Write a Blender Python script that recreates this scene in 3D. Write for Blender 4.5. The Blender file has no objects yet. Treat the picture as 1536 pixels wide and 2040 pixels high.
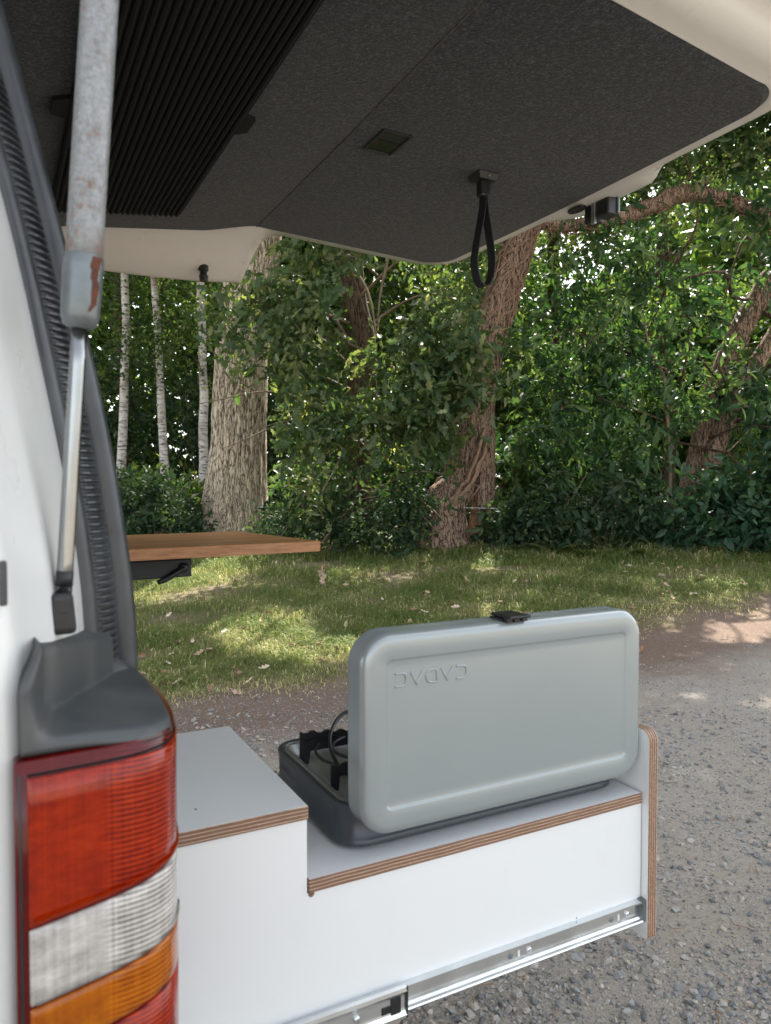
import bpy, bmesh, math, random
import numpy as np
from mathutils import Vector, Matrix, noise as mnoise

R = math.radians
rng = np.random.default_rng(7)
random.seed(7)
sc = bpy.context.scene
COL = sc.collection

# ------------------------------------------------------------------ camera
cam_d = bpy.data.cameras.new('camera')
cam = bpy.data.objects.new('camera', cam_d)
COL.objects.link(cam)
cam.location = (0, 0, 1.25)
cam.rotation_euler = (R(90 - 1.75), 0, R(-27.7))
cam_d.sensor_fit = 'VERTICAL'
cam_d.sensor_height = 36
cam_d.lens = 26.03
cam_d.clip_start = 0.02
cam_d.clip_end = 3000
cam_d.dof.use_dof = True
cam_d.dof.focus_distance = 2.7
cam_d.dof.aperture_fstop = 9.0
sc.camera = cam
sc.render.resolution_x, sc.render.resolution_y = 771, 1024

# ------------------------------------------------------------------ sky, sun, exposure
# woodland frame: r runs along the wood edge, w runs from the track into the wood
CA, SA = math.cos(R(27.7)), math.sin(R(27.7))
def W(r, w, z=0.0):
    return (CA * r + SA * w, -SA * r + CA * w, z)
SUN_EL = R(50)
sun_rw = Vector((0.30, 0.95)).normalized()
sx, sy, _ = W(sun_rw.x, sun_rw.y)
SUN = Vector((sx * math.cos(SUN_EL), sy * math.cos(SUN_EL), math.sin(SUN_EL)))
world = bpy.data.worlds.new('World')
sc.world = world
world.use_nodes = True
wn = world.node_tree
bg = wn.nodes['Background']
sky = wn.nodes.new('ShaderNodeTexSky')
sky.sky_type = 'NISHITA'
sky.sun_disc = False
sky.sun_elevation = SUN_EL
sky.sun_rotation = math.atan2(SUN.x, SUN.y)
sky.dust_density = 2.0
sky.ozone_density = 0.8
hs = wn.nodes.new('ShaderNodeHueSaturation')      # thin summer haze: a paler sky
hs.inputs['Saturation'].default_value = 0.30
wn.links.new(sky.outputs[0], hs.inputs['Color'])
wn.links.new(hs.outputs[0], bg.inputs[0])
bg.inputs[1].default_value = 0.15
sun_d = bpy.data.lights.new('sun', 'SUN')
sun_d.energy = 4.2
sun_d.angle = R(0.6)
sun_d.color = (1.0, 0.94, 0.84)
sun_o = bpy.data.objects.new('sun', sun_d)
COL.objects.link(sun_o)
sun_o.rotation_euler = SUN.to_track_quat('Z', 'Y').to_euler()
sun_o.location = (0, 20, 30)
sc.view_settings.view_transform = 'Standard'
sc.view_settings.look = 'None'
sc.view_settings.exposure = 1.86
sc.view_settings.gamma = 1

# ------------------------------------------------------------------ helpers
def link(o, parent=None):
    COL.objects.link(o)
    if parent is not None:
        o.parent = parent
    return o

def tag(o, label=None, cat=None, group=None, kind=None):
    if label: o['label'] = label
    if cat: o['category'] = cat
    if group: o['group'] = group
    if kind: o['kind'] = kind
    return o

def empty(name, label, cat, loc=(0, 0, 0), group=None):
    o = bpy.data.objects.new(name, None)
    o.empty_display_size = 0.1
    o.location = loc
    link(o)
    return tag(o, label, cat, group)

def obj(name, me, mat, parent=None, smooth=False):
    """mesh (already in world space) -> object; parents here sit anywhere, so undo their offset"""
    if mat is not None:
        for m in (mat if isinstance(mat, (list, tuple)) else [mat]):
            me.materials.append(m)
    if smooth:
        me.polygons.foreach_set('use_smooth', [True] * len(me.polygons))
    o = bpy.data.objects.new(name, me)
    link(o, parent)
    if parent is not None:
        off = Vector(parent.location)
        p = parent.parent
        while p is not None:
            off += Vector(p.location); p = p.parent
        o.matrix_parent_inverse.identity()
        o.location = -off
    return o

def pydata(name, v, f):
    me = bpy.data.meshes.new(name)
    me.from_pydata([tuple(map(float, p)) for p in v], [], [tuple(map(int, q)) for q in f])
    me.update()
    return me

def from_bm(name, bm, recalc=True):
    if recalc:
        bmesh.ops.recalc_face_normals(bm, faces=bm.faces[:])
    me = bpy.data.meshes.new(name)
    bm.to_mesh(me)
    bm.free()
    return me

def add_box(bm, lo, hi, bev=0.0, seg=2):
    g = bmesh.ops.create_cube(bm, size=1.0)
    c = [(a + b) / 2 for a, b in zip(lo, hi)]
    s = [b - a for a, b in zip(lo, hi)]
    for v in g['verts']:
        v.co = Vector([v.co[i] * s[i] + c[i] for i in range(3)])
    if bev:
        es = list({e for v in g['verts'] for e in v.link_edges})
        bmesh.ops.bevel(bm, geom=es, offset=bev, segments=seg, affect='EDGES', profile=0.6)

def box(name, lo, hi, mat, parent=None, bev=0.0):
    bm = bmesh.new()
    add_box(bm, lo, hi, bev)
    return obj(name, from_bm(name, bm), mat, parent)

def tube_data(pts, rad, n=8, cap=True, jit=0.0, flat=None):
    """rings along a polyline; rad scalar or list; returns verts, faces"""
    P = [Vector(p) for p in pts]
    k = len(P)
    rad = [rad] * k if not hasattr(rad, '__len__') else list(rad)
    V, F = [], []
    t0 = (P[1] - P[0]).normalized()
    up = Vector((0, 0, 1)) if abs(t0.z) < 0.9 else Vector((1, 0, 0))
    nrm = t0.cross(up).normalized()
    for i in range(k):
        t = (P[min(i + 1, k - 1)] - P[max(i - 1, 0)]).normalized()
        nrm = (nrm - t * nrm.dot(t)).normalized()
        b = t.cross(nrm)
        for j in range(n):
            a = 2 * math.pi * j / n
            rr = rad[i] * (1 + (random.uniform(-jit, jit) if jit else 0))
            V.append(P[i] + (nrm * math.cos(a) + b * math.sin(a)) * rr)
    for i in range(k - 1):
        for j in range(n):
            F.append((i * n + j, i * n + (j + 1) % n, (i + 1) * n + (j + 1) % n, (i + 1) * n + j))
    if cap:
        F.append(tuple(range(n - 1, -1, -1)))
        F.append(tuple(range((k - 1) * n, k * n)))
    return V, F

def tube(name, pts, rad, mat, parent=None, n=10, smooth=True, jit=0.0):
    V, F = tube_data(pts, rad, n, True, jit)
    return obj(name, pydata(name, V, F), mat, parent, smooth)

def merge(parts):
    V, F = [], []
    for v, f in parts:
        o = len(V)
        V += list(v)
        F += [tuple(i + o for i in q) for q in f]
    return V, F

def spline(pts, n):
    """Catmull-Rom through pts -> n samples"""
    P = [np.array(p, float) for p in pts]
    P = [2 * P[0] - P[1]] + P + [2 * P[-1] - P[-2]]
    m = len(P) - 3
    out = []
    for i in range(n):
        u = i / (n - 1) * m
        k = min(int(u), m - 1); t = u - k
        a, b, c, d = P[k:k + 4]
        out.append(0.5 * ((2 * b) + (c - a) * t + (2 * a - 5 * b + 4 * c - d) * t * t + (3 * b - 3 * c + d - a) * t ** 3))
    return np.array(out)

# ------------------------------------------------------------------ materials
class NT:
    def __init__(self, name):
        self.m = bpy.data.materials.new(name)
        self.m.use_nodes = True
        self.t = self.m.node_tree
        self.b = self.t.nodes['Principled BSDF']
        self.out = self.t.nodes['Material Output']
    def n(self, typ, **kw):
        nd = self.t.nodes.new(typ)
        for k, v in kw.items():
            if k in nd.inputs.keys(): nd.inputs[k].default_value = v
            else: setattr(nd, k, v)
        return nd
    def l(self, a, b): self.t.links.new(a, b)
    def coord(self, scale=None, kind='Object'):
        tc = self.n('ShaderNodeTexCoord')
        if scale is None: return tc.outputs[kind]
        mp = self.n('ShaderNodeMapping')
        mp.inputs['Scale'].default_value = scale
        self.l(tc.outputs[kind], mp.inputs[0])
        return mp.outputs[0]
    def noise(self, vec, scale, detail=4, rough=0.55):
        nd = self.n('ShaderNodeTexNoise')
        nd.inputs['Scale'].default_value = scale
        nd.inputs['Detail'].default_value = detail
        nd.inputs['Roughness'].default_value = rough
        if vec is not None: self.l(vec, nd.inputs['Vector'])
        return nd.outputs['Fac']
    def ramp(self, fac, stops, interp='LINEAR'):
        nd = self.n('ShaderNodeValToRGB')
        nd.color_ramp.interpolation = interp
        e = nd.color_ramp.elements
        while len(e) < len(stops): e.new(0.5)
        for i, (p, c) in enumerate(stops):
            e[i].position = p
            e[i].color = (*c, 1) if len(c) == 3 else c
        self.l(fac, nd.inputs[0])
        return nd.outputs[0]
    def math(self, op, a, b=None, clamp=False):
        nd = self.n('ShaderNodeMath', operation=op)
        nd.use_clamp = clamp
        for i, v in enumerate((a, b)):
            if v is None: continue
            if isinstance(v, (int, float)): nd.inputs[i].default_value = v
            else: self.l(v, nd.inputs[i])
        return nd.outputs[0]
    def mix(self, fac, a, b, typ='MIX'):
        nd = self.n('ShaderNodeMix', data_type='RGBA', blend_type=typ)
        for s, v in ((nd.inputs[0], fac), (nd.inputs[6], a), (nd.inputs[7], b)):
            if isinstance(v, (int, float)): s.default_value = v
            elif isinstance(v, tuple): s.default_value = (*v, 1)
            else: self.l(v, s)
        return nd.outputs[2]
    def bump(self, h, strength=0.3, dist=0.01):
        nd = self.n('ShaderNodeBump')
        nd.inputs['Strength'].default_value = strength
        nd.inputs['Distance'].default_value = dist
        self.l(h, nd.inputs['Height'])
        self.l(nd.outputs[0], self.b.inputs['Normal'])
        return nd
    def set(self, **kw):
        names = dict(col='Base Color', rough='Roughness', metal='Metallic', spec='Specular IOR Level', coat='Coat Weight',
                     coatr='Coat Roughness', trans='Transmission Weight', sss='Subsurface Weight', sheen='Sheen Weight')
        for k, v in kw.items():
            s = self.b.inputs[names[k]]
            if isinstance(v, tuple): s.default_value = (*v, 1)
            elif isinstance(v, (int, float)): s.default_value = v
            else: self.l(v, s)
        return self

def plain(name, col, rough=0.5, metal=0.0, coat=0.0, var=0.12, nscale=40, bump=0.0, spec=0.5):
    t = NT(name)
    f = t.noise(t.coord(), nscale, 5)
    lo = tuple(c * (1 - var) for c in col); hi = tuple(min(1, c * (1 + var)) for c in col)
    t.set(col=t.ramp(f, [(0.3, lo), (0.7, hi)]), metal=metal, coat=coat, spec=spec)
    t.set(rough=t.ramp(f, [(0.3, (rough * 0.85,) * 3), (0.7, (min(1, rough * 1.15),) * 3)]))
    if bump: t.bump(f, bump, 0.002)
    return t.m

M = {}
def mk_laminate():
    t = NT('white_laminate')
    f = t.noise(t.coord(), 3, 2, 0.4)
    d = t.noise(t.coord((1, 1, 0.4)), 26, 6, 0.75)
    col = t.ramp(f, [(0.0, (0.72, 0.74, 0.735)), (1.0, (0.75, 0.765, 0.758))])
    col = t.mix(t.ramp(d, [(0.55, (0,) * 3), (1.0, (0.25,) * 3)]), col, (0.55, 0.53, 0.49))      # thin film of dust
    t.set(col=col, rough=0.32)
    return t.m
M['laminate'] = mk_laminate()
M['black_plastic'] = plain('black_plastic', (0.012, 0.013, 0.014), 0.42, var=0.3, nscale=60)
M['rubber'] = plain('rubber', (0.040, 0.046, 0.051), 0.33, var=0.35, nscale=25)
M['strap'] = plain('strap', (0.008, 0.009, 0.011), 0.75, var=0.3, nscale=300, bump=0.3)
M['black_paint'] = plain('black_powder_coat', (0.014, 0.016, 0.018), 0.45, var=0.2, nscale=300, bump=0.1)
M['thread'] = plain('seam_thread', (0.13, 0.11, 0.085), 0.9, var=0.5, nscale=60)
M['glass'] = plain('dark_glass', (0.01, 0.012, 0.012), 0.05, var=0.1)

def mk_trim():
    t = NT('grey_trim_plastic')
    c = t.coord()
    f = t.noise(c, 700, 2); g = t.noise(c, 9, 5)
    dirt = t.ramp(g, [(0.45, (0.045, 0.052, 0.056)), (0.75, (0.10, 0.10, 0.095))])
    t.set(col=dirt, rough=0.46)
    t.bump(f, 0.25, 0.0006)
    return t.m
M['trim'] = mk_trim()

def mk_vanpaint(name, base):
    t = NT(name)
    c = t.coord()
    g = t.noise(c, 5, 6, 0.6); h = t.noise(t.coord((1, 1, 0.25)), 30, 5)
    col = t.mix(t.ramp(g, [(0.5, (0, 0, 0)), (0.9, (0.35, 0.35, 0.35))]), base, tuple(b * k for b, k in zip(base, (0.78, 0.74, 0.66))))
    sp = t.ramp(t.noise(c, 90, 3), [(0.0, (0, 0, 0)), (0.72, (0, 0, 0)), (0.8, (0.5, 0.5, 0.5))])
    col = t.mix(sp, col, (0.30, 0.26, 0.2))
    t.set(col=col, rough=t.ramp(h, [(0.3, (0.25,) * 3), (0.8, (0.45,) * 3)]), coat=0.5, coatr=0.15)
    return t.m
M['van'] = mk_vanpaint('white_van_paint', (0.68, 0.695, 0.685))
M['van_inner'] = mk_vanpaint('bounce_tinted_inner_paint', (0.78, 0.74, 0.67))  # white van paint, warm light bounced off the gravel put into its colour

def mk_carpet():
    t = NT('charcoal_carpet')
    c = t.coord()
    a = t.noise(c, 190, 3, 0.8); b = t.noise(c, 80, 4, 0.8); d = t.noise(c, 3.0, 3)
    f = t.math('ADD', t.math('MULTIPLY', a, 0.65), t.math('MULTIPLY', b, 0.35))
    col = t.ramp(f, [(0.38, (0.0035, 0.0041, 0.005)), (0.50, (0.016, 0.0182, 0.021)), (0.62, (0.10, 0.104, 0.108))])
    col = t.mix(t.ramp(d, [(0.35, (0.0,) * 3), (0.7, (0.25,) * 3)]), col, (0.025, 0.027, 0.029))
    t.set(col=col, rough=0.95, spec=0.15, sheen=0.25)
    t.bump(f, 0.9, 0.004)
    return t.m
M['carpet'] = mk_carpet()

def mk_slat():
    t = NT('black_foam_slat')
    f = t.noise(t.coord(), 350, 3)
    t.set(col=t.ramp(f, [(0.3, (0.008, 0.0085, 0.009)), (0.7, (0.017, 0.017, 0.017))]), rough=0.8, spec=0.25)
    t.bump(f, 0.2, 0.001)
    return t.m
M['slat'] = mk_slat()

def mk_ply(axis):
    """plywood edge: plies stacked along the given axis (thickness direction, metres)"""
    t = NT('plywood_edge_' + axis)
    c = t.coord()
    sep = t.n('ShaderNodeSeparateXYZ'); t.l(c, sep.inputs[0])
    wob = t.noise(c, 14, 3)
    th = sep.outputs['Z' if axis == 'z' else 'X']
    v = t.math('ADD', t.math('MULTIPLY', th, 1 / 0.0049), t.math('MULTIPLY', wob, 0.6))
    fr = t.math('FRACT', v)
    long = (160, 60, 900) if axis == 'z' else (900, 60, 160)
    g = t.noise(t.coord((long[0] * .1, 1, long[2] * .5)), 3.0, 4)
    base = t.ramp(fr, [(0.0, (0.18, 0.085, 0.05)), (0.18, (0.30, 0.16, 0.09)), (0.45, (0.16, 0.08, 0.045)), (0.54, (0.60, 0.47, 0.34)), (0.66, (0.70, 0.57, 0.44)), (0.72, (0.20, 0.10, 0.06))])
    col = t.mix(0.5, base, t.ramp(g, [(0.3, (0.25, 0.25, 0.25)), (0.65, (1.1, 1.1, 1.1))]), 'MULTIPLY')
    t.set(col=col, rough=0.6)
    t.bump(fr, 0.15, 0.0008)
    return t.m
M['ply_z'] = mk_ply('z')
M['ply_x'] = mk_ply('x')

def mk_oakwood():
    t = NT('oak_stave')
    oi = t.n('ShaderNodeObjectInfo')
    c = t.coord((2.5, 55, 55))
    ad = t.n('ShaderNodeVectorMath', operation='ADD')
    t.l(c, ad.inputs[0])
    mu = t.n('ShaderNodeMath', operation='MULTIPLY'); mu.inputs[1].default_value = 40
    t.l(oi.outputs['Random'], mu.inputs[0]); t.l(mu.outputs[0], ad.inputs[1])
    g = t.noise(ad.outputs[0], 2.2, 6, 0.65)
    tone = t.ramp(oi.outputs['Random'], [(0, (0.80, 0.80, 0.80)), (1, (1.15, 1.1, 1.05))])
    col = t.ramp(g, [(0.25, (0.23, 0.085, 0.028)), (0.5, (0.38, 0.165, 0.058)), (0.75, (0.50, 0.26, 0.105))])
    col = t.mix(1.0, col, tone, 'MULTIPLY')
    t.set(col=col, rough=0.38, coat=0.15, coatr=0.3)
    t.bump(g, 0.12, 0.001)
    return t.m
M['oakwood'] = mk_oakwood()

def mk_lid():
    t = NT('grey_enamel')
    f = t.noise(t.coord(), 7, 3)
    t.set(col=t.ramp(f, [(0.3, (0.30, 0.335, 0.335)), (0.7, (0.312, 0.348, 0.347))]), rough=0.27, metal=0.3, coat=0.35, coatr=0.1)
    t.bump(t.noise(t.coord(), 900, 2), 0.03, 0.0003)
    return t.m
M['lid'] = mk_lid()
M['tray'] = plain('charcoal_enamel', (0.035, 0.045, 0.055), 0.38, metal=0.1, var=0.1, nscale=400, coat=0.2)
M['steel'] = plain('brushed_steel', (0.42, 0.44, 0.45), 0.34, metal=0.85, var=0.12, nscale=30)
M['zinc'] = plain('zinc_plate', (0.72, 0.75, 0.76), 0.24, metal=0.95, var=0.06, nscale=25)
M['chrome'] = plain('chrome_rod', (0.30, 0.31, 0.31), 0.2, metal=1.0, var=0.1, nscale=20)

def mk_rusty():
    t = NT('rusty_galvanised')
    c = t.coord()
    a = t.noise(c, 75, 8, 0.75); b = t.noise(c, 260, 4, 0.7); k = t.noise(c, 8, 3)
    sep = t.n('ShaderNodeSeparateXYZ'); t.l(c, sep.inputs[0])
    # more rust towards the lower end of the tube
    hz = t.math('MULTIPLY', t.math('SUBTRACT', 1.53, sep.outputs['Z']), 3.0, True)
    m = t.math('ADD', t.math('ADD', t.math('MULTIPLY', a, 0.75), t.math('MULTIPLY', b, 0.25)), t.math('MULTIPLY', hz, 0.22))
    metal = t.ramp(b, [(0.3, (0.17, 0.175, 0.175)), (0.7, (0.33, 0.34, 0.34))])
    rust = t.ramp(k, [(0.3, (0.10, 0.035, 0.018)), (0.7, (0.24, 0.13, 0.10))])
    msk = t.ramp(m, [(0.55, (0, 0, 0)), (0.66, (1, 1, 1))])
    t.set(col=t.mix(msk, metal, rust), metal=t.math('SUBTRACT', 0.6, t.math('MULTIPLY', msk, 0.6)), rough=t.ramp(m, [(0.4, (0.38,) * 3), (0.7, (0.8,) * 3)]))
    t.bump(m, 0.35, 0.002)
    return t.m
M['rusty'] = mk_rusty()
M['rust'] = plain('rust_flake', (0.10, 0.030, 0.014), 0.85, var=0.5, nscale=120, bump=0.5)
M['sleeve'] = plain('grey_steel_sleeve', (0.15, 0.17, 0.175), 0.32, metal=0.5, var=0.25, nscale=30)

def mk_lens(name, deep, light, rough=0.14):
    t = NT(name)
    c = t.coord()
    sep = t.n('ShaderNodeSeparateXYZ'); t.l(c, sep.inputs[0])
    wv = t.math('SINE', t.math('MULTIPLY', t.math('ADD', sep.outputs['Z'], t.math('MULTIPLY', sep.outputs['X'], 0.10)), 1500.0))
    gate = t.math('MULTIPLY', t.math('SUBTRACT', sep.outputs['X'], 0.066), 60.0, True)
    n = t.noise(c, 60, 4)
    pz = t.math('SINE', t.math('MULTIPLY', sep.outputs['X'], 1150.0))   # block of small prisms before the ribs
    pgate = t.math('MULTIPLY', t.math('MULTIPLY', t.math('SUBTRACT', sep.outputs['X'], 0.052), 400.0, True), t.math('MULTIPLY', t.math('SUBTRACT', 0.078, sep.outputs['X']), 400.0, True))
    wv = t.math('ADD', wv, t.math('MULTIPLY', t.math('MULTIPLY', pz, pgate), 0.7))
    streak = t.noise(t.coord((260, 260, 4)), 1.0, 2)          # faint vertical optics behind the lens
    blotch = t.noise(t.coord((40, 40, 90)), 1.0, 3, 0.7)
    f = t.math('ADD', t.math('MULTIPLY', t.math('MULTIPLY', wv, gate), 0.20), t.math('ADD', 0.0, t.math('ADD', t.math('MULTIPLY', streak, 0.35), t.math('MULTIPLY', blotch, 0.65))))
    col = t.ramp(f, [(0.25, deep), (0.75, light)])
    t.set(col=col, rough=rough, coat=0.22, coatr=0.05, spec=0.28)
    t.b.inputs['IOR'].default_value = 1.5
    t.bump(t.math('MULTIPLY', wv, gate), 0.15, 0.001)
    return t.m
M['lens_red'] = mk_lens('red_lens', (0.11, 0.001, 0.0001), (0.36, 0.024, 0.0001))
M['lens_dark'] = mk_lens('dark_red_lens', (0.05, 0.0008, 0.001), (0.11, 0.002, 0.0015))
M['lens_amber'] = mk_lens('amber_lens', (0.19, 0.034, 0.0002), (0.44, 0.125, 0.0005))
M['lens_bright'] = mk_lens('bright_red_lens', (0.36, 0.022, 0.0002), (0.48, 0.04, 0.0003))
M['lens_clear'] = mk_lens('clear_lens', (0.16, 0.145, 0.125), (0.62, 0.59, 0.55))

def mk_bark(name, dark, light, scale=(20, 20, 3.0), moss=0.0):
    t = NT(name)
    c = t.coord(scale)
    def ridge(vec, sc, det):                     # thin wandering lines where the noise crosses its mean
        return t.math('MULTIPLY', t.math('ABSOLUTE', t.math('SUBTRACT', t.noise(vec, sc, det, 0.6), 0.5)), 13.0, True)
    r1 = ridge(c, 1.0, 5); r2 = ridge(t.coord(tuple(q * 1.9 for q in scale)), 1.0, 4)
    a = t.noise(c, 5, 6, 0.65)
    big = t.noise(t.coord(), 1.3, 4)
    h = t.math('ADD', t.math('MULTIPLY', t.math('MULTIPLY', r1, r2), 0.75), t.math('MULTIPLY', a, 0.35))
    col = t.ramp(h, [(0.16, tuple(d * 0.6 for d in dark)), (0.27, dark), (0.38, tuple(0.35 * d + 0.65 * l for d, l in zip(dark, light))), (0.62, light)])
    col = t.mix(t.ramp(big, [(0.5, (0, 0, 0)), (0.75, (0.5,) * 3)]), col, tuple(x * 0.55 for x in light))
    if moss:
        col = t.mix(t.ramp(t.noise(t.coord(), 2.3, 5), [(0.5, (0, 0, 0)), (0.75, (moss,) * 3)]), col, (0.06, 0.075, 0.03))
    t.set(col=col, rough=0.9, spec=0.2)
    t.bump(h, 0.55, 0.03)
    return t.m
M['bark_oak'] = mk_bark('oak_bark', (0.13, 0.095, 0.066), (0.66, 0.55, 0.41), (20, 20, 2.6))
M['bark_ivy'] = mk_bark('ivy_bark', (0.05, 0.031, 0.022), (0.36, 0.245, 0.172), (22, 22, 3.4))
M['bark_dark'] = mk_bark('dark_bark', (0.03, 0.02, 0.015), (0.15, 0.095, 0.065), moss=0.5)
M['vine'] = plain('vine_stem', (0.25, 0.155, 0.10), 0.85, var=0.35, nscale=30)
M['twig'] = plain('twig', (0.16, 0.115, 0.075), 0.85, var=0.4, nscale=12)

def mk_birch():
    t = NT('birch_bark')
    a = t.noise(t.coord((2.2, 2.2, 9)), 3.4, 5, 0.7)
    b = t.noise(t.coord((1, 1, 1)), 2.2, 4)
    col = t.ramp(a, [(0.36, (0.03, 0.027, 0.024)), (0.44, (0.35, 0.32, 0.28)), (0.55, (0.62, 0.58, 0.53))])
    col = t.mix(t.ramp(b, [(0.5, (0,) * 3), (0.72, (0.8,) * 3)]), col, (0.20, 0.15, 0.11))
    t.set(col=col, rough=0.7)
    t.bump(a, 0.4, 0.01)
    return t.m
M['birch'] = mk_birch()

def mk_leaf(name, c0, c1, c2, trans=0.42, rough=0.42, tcol=None):
    t = NT(name)
    at = t.n('ShaderNodeAttribute', attribute_name='rnd')
    col = t.ramp(at.outputs['Fac'], [(0.0, c0), (0.55, c1), (0.93, c2), (1.0, tuple(min(1, x * 1.5) for x in c2))])
    t.set(col=col, rough=rough, spec=0.3)
    tr = t.n('ShaderNodeBsdfTranslucent')
    tc = t.mix(1.0, col, tcol or (1.9, 1.95, 0.8), 'MULTIPLY')
    t.l(tc, tr.inputs['Color'])
    mx = t.n('ShaderNodeMixShader'); mx.inputs[0].default_value = trans
    t.l(t.b.outputs[0], mx.inputs[1]); t.l(tr.outputs[0], mx.inputs[2])
    t.l(mx.outputs[0], t.out.inputs[0])
    return t.m
M['leaf_oak'] = mk_leaf('oak_leaf', (0.030, 0.066, 0.028), (0.075, 0.115, 0.050), (0.21, 0.225, 0.115))
M['leaf_chestnut'] = mk_leaf('chestnut_leaf', (0.013, 0.042, 0.018), (0.044, 0.092, 0.034), (0.12, 0.18, 0.06), 0.36, 0.42, (1.5, 1.6, 0.8))
M['leaf_laurel'] = mk_leaf('laurel_leaf', (0.016, 0.045, 0.024), (0.032, 0.075, 0.040), (0.06, 0.115, 0.05), 0.25, 0.32)
M['leaf_back'] = mk_leaf('back_leaf', (0.018, 0.045, 0.014), (0.055, 0.095, 0.024), (0.15, 0.19, 0.06), 0.48, 0.42, (1.75, 1.85, 0.85))
M['leaf_shrub'] = mk_leaf('shrub_leaf', (0.012, 0.034, 0.016), (0.03, 0.062, 0.028), (0.085, 0.12, 0.055), 0.3, 0.6)
M['leaf_fern'] = mk_leaf('fern_frond', (0.04, 0.075, 0.018), (0.075, 0.12, 0.03), (0.14, 0.17, 0.05), 0.45, 0.6)
M['grass'] = mk_leaf('grass_blade', (0.085, 0.145, 0.036), (0.185, 0.23, 0.065), (0.47, 0.41, 0.24), 0.35, 0.55, (1.3, 1.35, 0.8))
M['dead_leaf'] = plain('dead_leaf', (0.46, 0.32, 0.225), 0.8, var=0.45, nscale=9)

def mk_stone():
    t = NT('gravel_stone')
    at = t.n('ShaderNodeAttribute', attribute_name='rnd')
    n = t.noise(t.coord(), 160, 4)
    col = t.ramp(at.outputs['Fac'], [(0.0, (0.14, 0.148, 0.148)), (0.35, (0.285, 0.285, 0.272)), (0.7, (0.385, 0.355, 0.315)), (0.92, (0.43, 0.36, 0.295)), (1.0, (0.42, 0.39, 0.35))])
    col = t.mix(0.6, col, t.ramp(n, [(0.3, (0.6,) * 3), (0.7, (1.15,) * 3)]), 'MULTIPLY')
    t.set(col=col, rough=0.85, spec=0.3)
    return t.m
M['stone'] = mk_stone()

def mk_ground():
    t = NT('track_and_verge')
    c = t.coord()
    sep = t.n('ShaderNodeSeparateXYZ'); t.l(c, sep.inputs[0])
    X, Y = sep.outputs['X'], sep.outputs['Y']
    w = t.math('ADD', t.math('MULTIPLY', X, SA), t.math('MULTIPLY', Y, CA))
    big = t.noise(c, 1.1, 5, 0.6); mid = t.noise(c, 7, 6, 0.65); fine = t.noise(c, 70, 6, 0.75); vf = t.noise(c, 330, 4, 0.7)
    tex = t.math('ADD', t.math('MULTIPLY', fine, 0.55), t.math('MULTIPLY', vf, 0.45))
    grav = t.ramp(tex, [(0.34, (0.17, 0.155, 0.132)), (0.5, (0.345, 0.315, 0.27)), (0.66, (0.52, 0.48, 0.415))])
    dust = t.ramp(tex, [(0.3, (0.24, 0.205, 0.165)), (0.7, (0.45, 0.395, 0.325))])
    grav = t.mix(t.ramp(t.math('ADD', t.math('MULTIPLY', big, 0.6), t.math('MULTIPLY', mid, 0.4)), [(0.44, (0,) * 3), (0.62, (1,) * 3)]), grav, dust)
    soil = t.ramp(tex, [(0.3, (0.075, 0.052, 0.040)), (0.5, (0.18, 0.13, 0.10)), (0.72, (0.38, 0.29, 0.225))])
    turf = t.ramp(tex, [(0.3, (0.07, 0.062, 0.03)), (0.6, (0.17, 0.15, 0.07)), (0.75, (0.36, 0.29, 0.18))])
    bare = t.ramp(tex, [(0.3, (0.14, 0.10, 0.075)), (0.7, (0.36, 0.28, 0.215))])
    turf = t.mix(t.ramp(t.noise(c, 1.7, 4), [(0.54, (0,) * 3), (0.66, (1,) * 3)]), turf, bare)
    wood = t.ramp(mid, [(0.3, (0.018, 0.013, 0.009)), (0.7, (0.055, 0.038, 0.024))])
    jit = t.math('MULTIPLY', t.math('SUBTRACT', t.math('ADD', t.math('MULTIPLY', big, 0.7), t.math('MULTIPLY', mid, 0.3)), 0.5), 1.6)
    yj = t.math('ADD', Y, jit)
    def edge(v, a, b):
        nd = t.n('ShaderNodeMapRange'); nd.interpolation_type = 'SMOOTHSTEP'
        nd.inputs['From Min'].default_value = a; nd.inputs['From Max'].default_value = b
        t.l(v, nd.inputs['Value']); return nd.outputs[0]
    col = t.mix(edge(yj, 3.0, 3.9), grav, soil)
    col = t.mix(edge(yj, 4.25, 4.75), col, turf)
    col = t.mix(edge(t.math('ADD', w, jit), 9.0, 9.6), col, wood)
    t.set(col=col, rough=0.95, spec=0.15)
    t.bump(t.math('ADD', t.math('MULTIPLY', mid, 0.7), t.math('MULTIPLY', tex, 0.8)), 0.7, 0.02)
    return t.m
M['ground'] = mk_ground()

# ------------------------------------------------------------------ terrain
def smooth(a, b, x):
    t = np.clip((x - a) / (b - a), 0, 1)
    return t * t * (3 - 2 * t)
def ground_z(x, y):
    x = np.asarray(x, float); y = np.asarray(y, float)
    w = SA * x + CA * y; r = CA * x - SA * y
    z = 0.42 * smooth(4.6, 9.6, w) + 0.25 * smooth(9.3, 12, w) + 0.020 * np.maximum(w - 14, 0)
    z = z + 0.02 * np.sin(x * 2.1 + 1.3) * np.sin(y * 1.7) * smooth(2.5, 5, w)
    z = z + 0.006 * np.sin(x * 5.1) * np.sin(y * 4.3 + 0.7)
    return np.minimum(z, 2.2)
def gz(x, y): return float(ground_z(x, y))

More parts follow.
